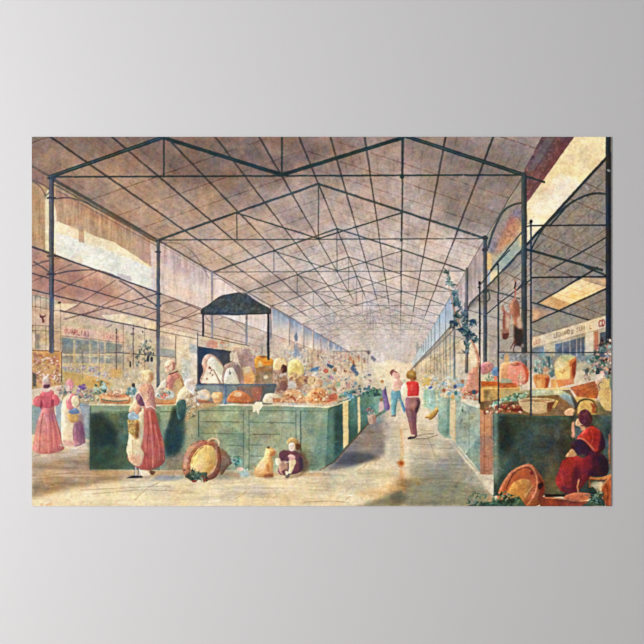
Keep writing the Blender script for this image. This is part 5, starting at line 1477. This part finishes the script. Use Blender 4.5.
def floor_goods():
    # left tipped basket
    fr(170, 425, 8.05)
    P([(400, 380), (560, 395), (600, 420), (400, 430), (80, 420), (90, 395)], (110, 116, 104), a=.55, soft=2)
    b = new('painted_basket', 0, 'big brown wicker basket tipped on its side before the counter')
    P([(370, 200), (420, 190), (470, 240), (500, 300), (470, 330), (410, 400), (380, 300)], (128, 100, 80), part=b, sm=True, amp=.14)
    P([(108, 380), (104, 300), (130, 210), (190, 145), (260, 122), (340, 128), (395, 170), (412, 260), (405, 350), (370, 420), (300, 445), (230, 440), (150, 430)], (156, 100, 78), part=b, sm=True, amp=.14, tex='f')
    P([(104, 350), (110, 260), (150, 180), (210, 140), (270, 122), (200, 165), (150, 240), (128, 330), (125, 385)], (208, 160, 132), a=.8, soft=.5)
    P([(165, 350), (175, 270), (215, 205), (270, 165), (330, 165), (372, 215), (375, 300), (345, 370), (300, 392), (220, 385), (175, 375)], (236, 198, 122), part=new('painted_basket_lining', b, 'yellow straw inside'), sm=True, amp=.08)
    P([(170, 320), (185, 260), (230, 195), (290, 162), (240, 180), (195, 230), (172, 290)], (110, 64, 40), a=.9, soft=.5)
    P([(175, 340), (215, 250), (260, 200), (280, 250), (240, 350), (200, 370)], (244, 226, 150), a=.6, soft=2)
    P([(300, 330), (350, 300), (340, 370), (290, 390), (270, 370)], (206, 140, 60), a=.6, soft=2)
    P([(200, 340), (250, 300), (270, 340), (230, 370)], (240, 180, 150), a=.5, soft=1.5)
    L([(370, 170), (375, 240), (372, 310), (340, 375), (290, 410)], 1.6, (222, 176, 140), .8, sm=True)
    L([(395, 200), (408, 280), (395, 370), (350, 425)], 1.2, (110, 60, 50), .7, sm=True)
    L([(305, 130), (330, 108), (370, 112), (395, 140), (390, 165)], 1.6, (226, 190, 150), .95, sm=True, part=b)
    E(345, 122, 18, 6, (150, 100, 70), a=.9)
    E(118, 362, 12, 8, (60, 40, 40), a=.7)
    g = new('painted_greens', 0, 'dark green cabbage leaves spilling from the tipped basket')
    P([(120, 420), (150, 380), (300, 380), (300, 410), (230, 440), (200, 462), (140, 430)], (70, 86, 66), part=g, amp=.2)
    leaves(196, 475, 26, 8, [(64, 90, 74), (96, 116, 84), (40, 64, 54), (120, 140, 110)], 3.5, 2, part=g, seed=61)
    leaves(205, 479, 10, 4, [(40, 60, 50), (150, 60, 44)], 3, 1.6, part=g, seed=62)
    E(195, 452, 20, 9, (150, 54, 44), part=g)
    g2 = new('painted_greens', 0, 'pale turnip and leaves lying right of the basket')
    leaves(237, 462, 26, 5, [(70, 130, 116), (110, 160, 140), (50, 96, 92), (150, 180, 150)], 3, 1.8, part=g2, seed=63)
    leaves(244, 472, 20, 6, [(150, 190, 176), (110, 150, 140), (200, 206, 176)], 3, 1.8, part=g2, seed=64)
    E(565, 355, 30, 16, (232, 190, 160), part=g2)
    E(520, 400, 60, 12, (200, 150, 110), a=.6, soft=1)
    E(600, 395, 50, 18, (170, 194, 186), a=.8, soft=.8)
    # child and dog
    fr(245, 425, 8.05)
    P([(430, 200), (480, 230), (510, 310), (500, 370), (440, 385)], (110, 84, 60), a=.85, soft=1.5)
    P([(85, 415), (300, 425), (460, 385), (480, 395), (330, 428), (180, 428)], (110, 88, 70), a=.7, soft=1)
    dg = new('painted_dog', 0, 'small sandy dog sitting by the person in purple')
    P([(165, 190), (185, 175), (215, 180), (245, 205), (240, 235), (215, 250), (228, 300), (225, 360), (232, 412), (205, 418), (180, 400), (150, 420), (95, 415), (72, 380), (85, 350), (110, 310), (150, 260), (160, 225)],
      (228, 172, 106), part=dg, sm=True, amp=.08)
    P([(100, 320), (150, 270), (170, 300), (150, 350), (100, 370)], (248, 220, 170), a=.8, soft=1.5)
    P([(205, 215), (245, 210), (240, 240), (215, 255), (195, 240)], (170, 100, 60), a=.8, soft=.8)
    P([(170, 300), (190, 320), (195, 400), (165, 350)], (160, 90, 46), a=.7, soft=.8)
    P([(150, 395), (220, 385), (225, 415), (150, 420)], (120, 62, 40), a=.8, soft=.8)
    P([(172, 178), (190, 168), (205, 185), (185, 190)], (110, 90, 70), part=dg)
    E(238, 203, 5, 6, (230, 150, 120), a=.9); E(208, 212, 4, 4, (110, 50, 30))
    L([(82, 355), (74, 330), (84, 400)], 1, (232, 170, 100), .8, part=dg)
    ch = new('painted_person', 0, 'small person in purple coat sitting on the ground by the dog')
    P([(275, 230), (310, 200), (350, 205), (400, 205), (440, 225), (462, 280), (465, 350), (430, 385), (360, 400), (290, 400), (265, 370), (290, 300), (275, 260)], (118, 72, 88), part=new('painted_coat', ch, 'purple coat'), sm=True, amp=.12)
    P([(420, 240), (460, 270), (465, 340), (440, 370), (430, 300)], (60, 50, 72), a=.8, soft=.8)
    P([(280, 300), (330, 290), (350, 340), (310, 400), (275, 360)], (184, 140, 116), part=ch, sm=True)
    P([(290, 370), (330, 345), (310, 400)], (90, 44, 60), a=.8, soft=.4)
    P([(245, 270), (275, 265), (290, 300), (270, 330), (248, 310)], (240, 216, 176), part=ch, sm=True)
    P([(355, 275), (385, 265), (410, 290), (400, 330), (375, 385), (350, 395), (355, 340)], (240, 214, 160), part=ch, sm=True)
    P([(345, 250), (370, 235), (402, 250), (400, 275), (360, 282)], (232, 180, 166), part=ch, sm=True)
    L([(320, 300), (352, 296)], 1.0, (236, 216, 200), .9)
    P([(325, 410), (355, 385), (370, 398), (350, 425), (330, 425)], (110, 104, 90), part=ch)
    P([(325, 370), (350, 375), (345, 400), (330, 400)], (240, 214, 170), part=ch)
    P([(345, 245), (352, 255), (345, 300), (335, 280)], (80, 46, 70), a=.6, soft=.5)
    hd = new('painted_head', ch, 'pale face with curly golden hair')
    P([(355, 150), (375, 138), (400, 150), (402, 190), (380, 210), (356, 195)], (246, 222, 196), part=hd, sm=True)
    P([(335, 140), (345, 115), (385, 98), (420, 115), (446, 150), (445, 185), (420, 200), (402, 190), (400, 150), (370, 135), (350, 150)], (214, 160, 90), part=hd, sm=True, amp=.16)
    P([(402, 150), (420, 140), (448, 155), (446, 188), (422, 202), (404, 188)], (96, 56, 40), a=.9, soft=.4)
    for p_ in ((366, 168), (388, 166)):
        E(p_[0], p_[1], 3, 3, (120, 70, 60), a=.8)
    E(377, 190, 5, 2.5, (196, 90, 80), a=.8)


def seated_woman():
    fr(490, 430, 8.05)
    b = new('painted_basket', 0, 'large orange wicker basket tipped at lower right')
    P([(50, 560), (90, 440), (160, 340), (240, 290), (320, 270), (375, 320), (420, 390), (438, 470), (410, 560), (370, 612), (100, 640), (60, 600)], (166, 90, 50), part=b, sm=True, amp=.14)
    P([(120, 570), (140, 480), (190, 420), (250, 392), (310, 400), (330, 450), (300, 540), (250, 580), (160, 590)], (200, 136, 66), part=new('painted_basket_lining', b, 'ochre inside'), sm=True, amp=.08)
    P([(90, 470), (150, 370), (230, 310), (310, 300), (350, 370), (340, 440), (320, 395), (250, 380), (180, 415), (120, 520)], (170, 84, 40), a=.9, soft=.8)
    L([(60, 555), (95, 450), (160, 350), (240, 296), (320, 285), (365, 350), (378, 430), (355, 520), (300, 600)], 1.4, (214, 130, 84), .9, sm=True)
    L([(130, 470), (190, 350), (280, 300), (340, 320)], 1.0, (70, 34, 26), .8, sm=True)
    P([(380, 360), (430, 420), (438, 480), (400, 580), (380, 560), (400, 450)], (110, 40, 24), a=.85, soft=.6)
    P([(380, 430), (420, 410), (425, 450), (385, 480)], (40, 16, 12), a=.9, soft=.6)
    E(335, 345, 14, 16, (130, 30, 30), a=.9)
    L([(260, 560), (310, 490), (340, 450)], 1.2, (226, 160, 110), .6, sm=True)
    g = new('painted_greens', 0, 'dark green leaves heaped in front of the tipped basket')
    P([(-300, 640), (-130, 590), (60, 560), (150, 550), (230, 530), (280, 600), (300, 640)], (40, 72, 62), part=g, amp=.3, soft=.6)
    fr()
    leaves(505, 503, 60, 15, [(34, 64, 54), (60, 96, 80), (30, 50, 46), (90, 120, 90), (120, 140, 120)], 4, 2.2, part=g, seed=71)
    leaves(480, 503, 40, 14, [(60, 100, 90), (90, 130, 116), (40, 70, 70), (120, 130, 100)], 3.4, 1.8, part=g, seed=72)
    E(489, 498, 2.6, 3.4, (200, 150, 110), a=.8, soft=.6)
    fr(545, 440, 9.2)
    fb = new('painted_flat_basket', 0, 'flat orange wicker tray under the seated person')
    P([(0, 495), (180, 500), (180, 520), (0, 525)], (30, 16, 14))
    P([(-50, 520), (60, 525), (200, 545), (350, 560), (420, 560), (440, 620), (-50, 620)], (120, 56, 34), part=fb, amp=.14)
    P([(170, 520), (240, 490), (320, 480), (410, 490), (445, 515), (400, 550), (300, 555), (200, 545)], (190, 104, 62), part=fb, sm=True, amp=.10)
    L([(0, 530), (150, 540), (280, 560), (390, 550), (446, 518)], 1.1, (214, 130, 84), .8, sm=True)
    P([(0, 545), (320, 570), (340, 605), (0, 605)], (150, 66, 44), a=.8, soft=.8, amp=.16)
    st = new('painted_stool', 0, 'orange wooden stool under the seated person')
    P([(410, 400), (560, 380), (600, 320), (612, 300), (612, 606), (530, 606), (540, 500), (410, 470)], (150, 140, 108), a=.9)
    P([(480, 380), (520, 375), (520, 470), (480, 480)], (240, 206, 150), a=.95, soft=.8)
    P([(420, 380), (480, 375), (485, 440), (430, 440)], (200, 190, 150), a=.8, soft=.8)
    L([(405, 352), (500, 358), (570, 340), (608, 325)], 3.0, (196, 120, 60), 1, part=st, sm=True)
    L([(408, 368), (404, 480)], 1.4, (160, 90, 46), 1, part=st)
    L([(400, 362), (510, 370), (580, 356)], .8, (110, 50, 26), .8, sm=True)
    rb = new('painted_basket', 0, 'tall orange-brown basket in the bottom right corner')
    P([(520, 440), (560, 370), (612, 325), (612, 610), (560, 610), (530, 540), (515, 480)], (156, 78, 44), part=rb, amp=.16)
    L([(520, 440), (560, 375), (608, 330)], 1.5, (196, 120, 74), .9, sm=True)
    L([(560, 400), (575, 500), (560, 600)], 1.1, (96, 40, 24), .8, sm=True)
    L([(595, 380), (600, 500), (590, 600)], 1.1, (196, 110, 70), .7, sm=True)
    gl = new('painted_greens', 0, 'dark green leaves beneath the stool')
    P([(330, 480), (380, 440), (440, 430), (500, 500), (545, 560), (550, 606), (340, 606), (400, 560), (450, 520), (420, 490)], (44, 70, 62), part=gl, amp=.3)
    fr()
    leaves(595, 496, 46, 8, [(50, 90, 84), (90, 130, 120), (28, 44, 40), (130, 150, 130)], 3.4, 1.7, part=gl, seed=81)
    fr(545, 400, 9.2)
    w = new('painted_person', 0, 'seated person in red shawl and maroon skirt, back turned, lower right')
    sk_ = new('painted_skirt', w, 'maroon skirt')
    fr(545, 440, 9.2)
    P([(95, 360), (130, 270), (150, 200), (200, 160), (280, 145), (360, 150), (420, 180), (430, 260), (420, 330), (380, 380), (330, 440), (270, 480), (200, 490), (150, 470), (110, 420)], (130, 36, 36), part=sk_, sm=True, amp=.14)
    P([(120, 330), (160, 220), (230, 165), (300, 165), (260, 240), (200, 330), (150, 400)], (158, 46, 42), a=.8, soft=2)
    P([(250, 260), (300, 230), (330, 330), (300, 440), (230, 470)], (84, 22, 36), a=.8, soft=1.5)
    P([(140, 410), (220, 430), (260, 470), (190, 486), (150, 465)], (92, 34, 44), a=.8, soft=1)
    L([(170, 230), (150, 320), (170, 420)], 1, (180, 70, 60), .6, sm=True, soft=.4)
    L([(310, 360), (295, 430), (305, 485)], 1.6, (200, 130, 80), .9, part=w)
    L([(330, 380), (322, 440)], 1.6, (100, 50, 40), .8)
    P([(400, 130), (480, 110), (550, 150), (580, 220), (578, 300), (540, 330), (430, 330), (390, 320), (400, 220)], (64, 26, 44), part=new('painted_dress', w, 'dark purple dress'), sm=True, amp=.16)
    P([(490, 150), (555, 170), (575, 270), (530, 320), (500, 250)], (34, 22, 38), a=.8, soft=1.5)
    P([(330, 130), (420, 120), (430, 240), (380, 330), (330, 250)], (122, 30, 44), a=.8, soft=1.5)
    fr(545, 400, 9.2)
    P([(320, 330), (380, 260), (470, 260), (530, 320), (550, 400), (540, 450), (480, 500), (410, 490), (340, 420)], (74, 28, 44), part=w, sm=True, amp=.14)
    shw = new('painted_shawl', w, 'bright red shawl')
    P([(335, 300), (370, 260), (430, 240), (490, 270), (520, 330), (500, 400), (480, 470), (440, 465), (390, 410), (320, 375), (290, 350)], (184, 54, 46), part=shw, sm=True, amp=.12)
    P([(400, 300), (470, 290), (490, 370), (450, 440), (420, 380)], (150, 30, 34), a=.7, soft=1.5)
    L([(305, 352), (350, 360), (400, 400), (445, 455)], 1.5, (226, 130, 100), .85, sm=True)
    L([(340, 320), (370, 270), (400, 255)], 1.3, (226, 120, 90), .8, sm=True)
    L([(420, 280), (440, 340), (430, 400)], .9, (226, 100, 80), .7, sm=True)
    P([(500, 290), (540, 350), (548, 430), (500, 470), (505, 380)], (54, 24, 40), a=.85, soft=.8)
    P([(232, 410), (260, 375), (320, 360), (370, 390), (400, 440), (400, 500), (350, 520), (300, 500), (255, 465)], (58, 34, 62), part=new('painted_sleeve', w, 'dark purple sleeve'), sm=True, amp=.16)
    E(295, 450, 26, 20, (44, 36, 84), a=.7, soft=1)
    P([(215, 480), (250, 450), (290, 500), (270, 520), (190, 520)], (196, 150, 106), part=w, sm=True)
    P([(300, 500), (370, 490), (360, 525), (320, 530)], (60, 66, 60), a=.9, soft=.4)
    P([(240, 200), (262, 190), (270, 330), (250, 345), (235, 330)], (214, 150, 120), part=w, soft=.2)
    P([(175, 110), (210, 80), (262, 80), (270, 130), (240, 145), (190, 140)], (226, 170, 126), part=new('painted_hand', w, 'reaching hand'), sm=True)
    E(265, 130, 14, 24, (60, 70, 66), a=.8, soft=.5)
    hd = new('painted_head', w, 'head in a dark purple kerchief')
    P([(280, 200), (300, 170), (340, 200), (350, 245), (300, 240), (280, 225)], (222, 176, 126), part=hd, sm=True)
    P([(320, 230), (370, 230), (365, 275), (330, 280)], (206, 150, 106), part=hd)
    P([(305, 140), (325, 100), (370, 85), (410, 110), (432, 160), (425, 215), (385, 238), (340, 225), (312, 190)], (84, 42, 62), part=hd, sm=True, amp=.2, tex='f')
    P([(340, 110), (370, 100), (400, 130), (370, 150), (340, 140)], (120, 66, 80), a=.6, soft=1)
    L([(330, 235), (380, 240), (440, 238)], 1.2, (96, 40, 36), .8, sm=True)
    fr()


def blur_any(c, r):
    n = int(r * S)
    for ax in (0, 1):
        p = [(0, 0), (0, 0)]; p[ax] = (n + 1, n)
        q = np.cumsum(np.pad(c, p, mode='edge'), axis=ax)
        m = c.shape[ax]
        c = (q[2 * n + 1:2 * n + 1 + m] - q[:m]) / (2 * n + 1) if ax == 0 else (q[:, 2 * n + 1:2 * n + 1 + m] - q[:, :m]) / (2 * n + 1)
    return c


def finish():
    """overall paper grain and slight dulling of the print"""
    # uneven brush edges: the whole drawing is shaken by a fraction of a millimetre
    wxn = noise(2.2, 2.2, 31) * .16 + noise(9, 9, 32) * .2
    wyn = noise(2.2, 2.2, 33) * .16 + noise(9, 9, 34) * .2
    u = np.clip((GX - PX0) * S + wxn * S, 0, NX - 1.001); v = np.clip((GY - PY0) * S + wyn * S, 0, NY - 1.001)
    i = u.astype(int); j = v.astype(int); fu = (u - i)[..., None]; fv = (v - j)[..., None]
    w = (CV[j, i] * (1 - fu) + CV[j, i + 1] * fu) * (1 - fv) + (CV[j + 1, i] * (1 - fu) + CV[j + 1, i + 1] * fu) * fv
    ID[:] = ID[np.rint(v).astype(int), np.rint(u).astype(int)]
    # pigment pooling: local contrast, blotches and paper tooth
    lum = w.mean(axis=2)
    loc = blur_any(lum, 3.0)
    w = w + (lum - loc)[..., None] * .24
    g = 1 + .08 * N_F + .05 * N_M + .05 * noise(1.1, 1.1, 35) * noise(9, 9, 36) + .03 * noise(3, .8, 37)
    w = w * g[..., None]
    w += np.stack([noise(4, 4, 41), noise(5, 5, 42), noise(4, 4, 43)], -1) * 4.5
    w += np.stack([noise(1.6, 1.6, 44), noise(1.6, 1.6, 45), noise(1.6, 1.6, 46)], -1) * 3.5
    # warm and cool granulation
    gm = (noise(2.4, 2.4, 47) * .6 + noise(6, 6, 48) * .5)[..., None]
    w += gm * np.array([4.5, .5, -4.0])
    t = np.clip(w / 255, 0, 1)
    w = 255 * (t + .11 * (t - .5) * 4 * t * (1 - t) - .005)
    CV[:] = w
    m = CV.mean(axis=2, keepdims=True)
    CV[:] = m + (CV - m) * .93 + np.array([1.0, 0, 3.0]) * (m / 255)
    np.clip(CV, 4, 252, out=CV)


def brushwork():
    """short loose strokes that pick up the colour under them and vary it"""
    fr()
    rr = np.random.RandomState(99)
    zones = (((32, 470, 611, 506), 700, 'h', 5, 1.3, .10), ((320, 400, 490, 500), 500, 'h', 5, 1.3, .10), ((90, 405, 386, 470), 700, 'r', 3.5, 1.5, .12),
             ((450, 405, 611, 500), 800, 'r', 3.5, 1.5, .16), ((32, 385, 90, 440), 260, 'v', 3, 1.0, .13), ((120, 365, 190, 470), 420, 'v', 3, 1.0, .15),
             ((180, 345, 385, 406), 1500, 'r', 2.2, 1.0, .24), ((410, 350, 611, 412), 1500, 'r', 2.2, 1.0, .24), ((32, 310, 200, 400), 900, 'r', 2.2, .9, .18),
             ((550, 405, 611, 506), 420, 'r', 2.6, 1.0, .26), ((170, 430, 320, 482), 420, 'r', 2.2, .9, .20), ((380, 360, 425, 440), 160, 'v', 2.2, .9, .16),
             ((32, 140, 611, 360), 2400, 'r', 5, 1.2, .07), ((485, 410, 611, 506), 400, 'r', 2.4, 1.0, .22))
    for (xa, ya, xb, yb), n, d, ln_, w, v in zones:
        for _ in range(n):
            x, y = rr.uniform(xa, xb), rr.uniform(ya, yb)
            i, j = int((x - PX0) * S), int((y - PY0) * S)
            if not (0 <= i < NX and 0 <= j < NY):
                continue
            c = CV[j, i].copy()
            t = {'h': rr.uniform(-.15, .15), 'v': 1.57 + rr.uniform(-.2, .2), 'r': rr.uniform(0, 6.28)}[d]
            l_ = ln_ * rr.uniform(.4, 1.1)
            c = c * (1 + v * rr.uniform(-1, 1) * 1.4) + np.array([rr.uniform(-1, 1), rr.uniform(-.6, .6), rr.uniform(-1, 1)]) * v * 60
            x2, y2 = x + l_ * math.cos(t), y + l_ * math.sin(t)
            i2, j2 = int((x2 - PX0) * S), int((y2 - PY0) * S)
            if not (0 <= i2 < NX and 0 <= j2 < NY) or np.abs(CV[j2, i2] - CV[j, i]).sum() > 70 + v * 250:
                continue                                     # do not smear over an edge
            L([(x, y), (x2, y2)], w * rr.uniform(.5, 1.2), np.clip(c, 8, 250), .5, w2=.4, soft=.25)


def paint_all():
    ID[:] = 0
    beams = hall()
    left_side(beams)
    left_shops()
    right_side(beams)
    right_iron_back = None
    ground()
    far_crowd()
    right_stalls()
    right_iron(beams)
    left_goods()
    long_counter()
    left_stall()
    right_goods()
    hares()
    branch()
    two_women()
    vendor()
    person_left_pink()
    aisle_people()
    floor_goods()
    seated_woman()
    fr()
    L([(51.7, 300), (51.7, 351)], 5.0, (84, 92, 112), .97, tex='v')
    brushwork()
    finish()


# ------------------------------------------------------------------ materials
def principled(name, col, rough=.9):
    m = bpy.data.materials.new(name)
    m.use_nodes = True
    b = m.node_tree.nodes['Principled BSDF']
    b.inputs['Base Color'].default_value = (*col, 1)
    b.inputs['Roughness'].default_value = rough
    b.inputs['Specular IOR Level'].default_value = .15
    return m, b


wall_m, wb = principled('matt_wall_paint', (WALL_ALB, WALL_ALB * .993, WALL_ALB * .988))
nt = wall_m.node_tree
nz = nt.nodes.new('ShaderNodeTexNoise'); nz.inputs['Scale'].default_value = 420; nz.inputs['Detail'].default_value = 4
bp = nt.nodes.new('ShaderNodeBump'); bp.inputs['Strength'].default_value = .05; bp.inputs['Distance'].default_value = .0004
tc = nt.nodes.new('ShaderNodeTexCoord')
nt.links.new(tc.outputs['Object'], nz.inputs['Vector'])
nt.links.new(nz.outputs['Fac'], bp.inputs['Height']); nt.links.new(bp.outputs['Normal'], wb.inputs['Normal'])

ink_m, ib = principled('printed_ink', (.8, .8, .8), .85)
at = ink_m.node_tree.nodes.new('ShaderNodeAttribute'); at.attribute_name = 'ink'
ink_m.node_tree.links.new(at.outputs['Color'], ib.inputs['Base Color'])
paper_m, _ = principled('poster_paper', (.78, .77, .74), .8)
floor_m, fb_ = principled('oak_floor', (.42, .36, .30), .6)
nt = floor_m.node_tree
wv = nt.nodes.new('ShaderNodeTexNoise'); wv.inputs['Scale'].default_value = 6
cr_ = nt.nodes.new('ShaderNodeValToRGB'); cr_.color_ramp.elements[0].color = (.34, .28, .22, 1); cr_.color_ramp.elements[1].color = (.48, .42, .35, 1)
nt.links.new(wv.outputs['Fac'], cr_.inputs[0]); nt.links.new(cr_.outputs[0], fb_.inputs['Base Color'])
trim_m, _ = principled('white_trim', (.75, .75, .74), .5)


def slab(name, a, b, mat, parent=None, kind=None):
    x0, y0, z0 = a; x1, y1, z1 = b
    v = [(x0, y0, z0), (x1, y0, z0), (x1, y1, z0), (x0, y1, z0), (x0, y0, z1), (x1, y0, z1), (x1, y1, z1), (x0, y1, z1)]
    f = [(0, 3, 2, 1), (4, 5, 6, 7), (0, 1, 5, 4), (1, 2, 6, 5), (2, 3, 7, 6), (3, 0, 4, 7)]
    me = bpy.data.meshes.new(name); me.from_pydata(v, [], f); me.materials.append(mat)
    o = bpy.data.objects.new(name, me); scene.collection.objects.link(o)
    if parent:
        o.parent = parent
    if kind:
        o['kind'] = kind
    return o


# ------------------------------------------------------------------ the room
slab('wall_back', (-3, 0, 0), (3, .1, 2.7), wall_m, kind='structure')
slab('floor', (-3, -4.2, -.1), (3, .1, 0), floor_m, kind='structure')
slab('baseboard_back', (-3, -.015, 0), (3, 0, .1), trim_m, kind='structure')

# ------------------------------------------------------------------ the poster
paint_all()
GAP, THICK = .0012, .0006
poster = bpy.data.objects.new('poster', None)
scene.collection.objects.link(poster)
poster.location = (wx(321.5), 0, wz(506))
poster['label'] = 'wide borderless art poster of an iron-roofed market hall with stalls, hung on the grey wall'
poster['category'] = 'poster'
PO = poster.location.copy()


def rel(o):
    o.parent = poster


sheet = slab('paper_sheet', (wx(32) - PO.x, -GAP - THICK, 0), (wx(611) - PO.x, -GAP, wz(137.2) - PO.z), paper_m, poster)
for xx, yy in ((60, 150), (583, 150), (60, 493), (583, 493)):
    slab('mounting_pad', (wx(xx) - PO.x - .012, -GAP, wz(yy) - PO.z - .012), (wx(xx) - PO.x + .012, -.0001, wz(yy) - PO.z + .012), paper_m, poster)

# print colours: inks made paler to the right, offsetting the left lamp's falloff
lin = np.clip(CV / 255.0, 0, 1)
lin = np.where(lin <= .04045, lin / 12.92, ((lin + .055) / 1.055) ** 2.4)
lin = np.clip(lin * (WALL_ALB / (.80 * np.exp(-.000845 * (GX - 10))))[..., None] * INK, 0, .95)
RGBA = np.ones((NY, NX, 4), dtype=np.float32)
RGBA[..., :3] = lin
VXs = ((PX0 + np.arange(NX) / S) - CX) * PX - PO.x
VZs = CZ + (322.0 - (PY0 + np.arange(NY) / S)) * PX - PO.z
YF = -GAP - THICK - .00004
CID = ID[:-1, :-1]
objs = {}


def print_part(i, name):
    jj, ii = np.nonzero(CID == i)
    if len(jj) < 12:
        return None
    base = jj * NX + ii
    quads = np.stack([base + NX, base + NX + 1, base + 1, base], 1)
    uq, inv = np.unique(quads, return_inverse=True)
    inv = inv.reshape(-1).astype(np.int32)
    co = np.empty((len(uq), 3), dtype=np.float32)
    co[:, 0] = VXs[uq % NX]; co[:, 1] = YF; co[:, 2] = VZs[uq // NX]
    me = bpy.data.meshes.new(name)
    me.vertices.add(len(uq)); me.vertices.foreach_set('co', co.ravel())
    me.loops.add(len(inv)); me.loops.foreach_set('vertex_index', inv)
    n = len(jj)
    me.polygons.add(n)
    me.polygons.foreach_set('loop_start', np.arange(0, 4 * n, 4, dtype=np.int32))
    me.update(calc_edges=True)
    a = me.color_attributes.new('ink', 'FLOAT_COLOR', 'POINT')
    a.data.foreach_set('color', RGBA.reshape(-1, 4)[uq].ravel())
    me.materials.append(ink_m)
    o = bpy.data.objects.new(name, me)
    scene.collection.objects.link(o)
    return o


PARTS[0] = ('painted_background', 0, None)
for i, (nm, par, lab) in enumerate(PARTS):
    o = print_part(i, nm)
    objs[i] = o
    if o is None:
        continue
    if lab:
        o['label'] = lab
    p = par
    while p and objs.get(p) is None:
        p = PARTS[p][1]
    if p and PARTS[p][1]:
        p = PARTS[p][1]            # thing > part > sub-part and no deeper
    o.parent = objs[p] if p else poster
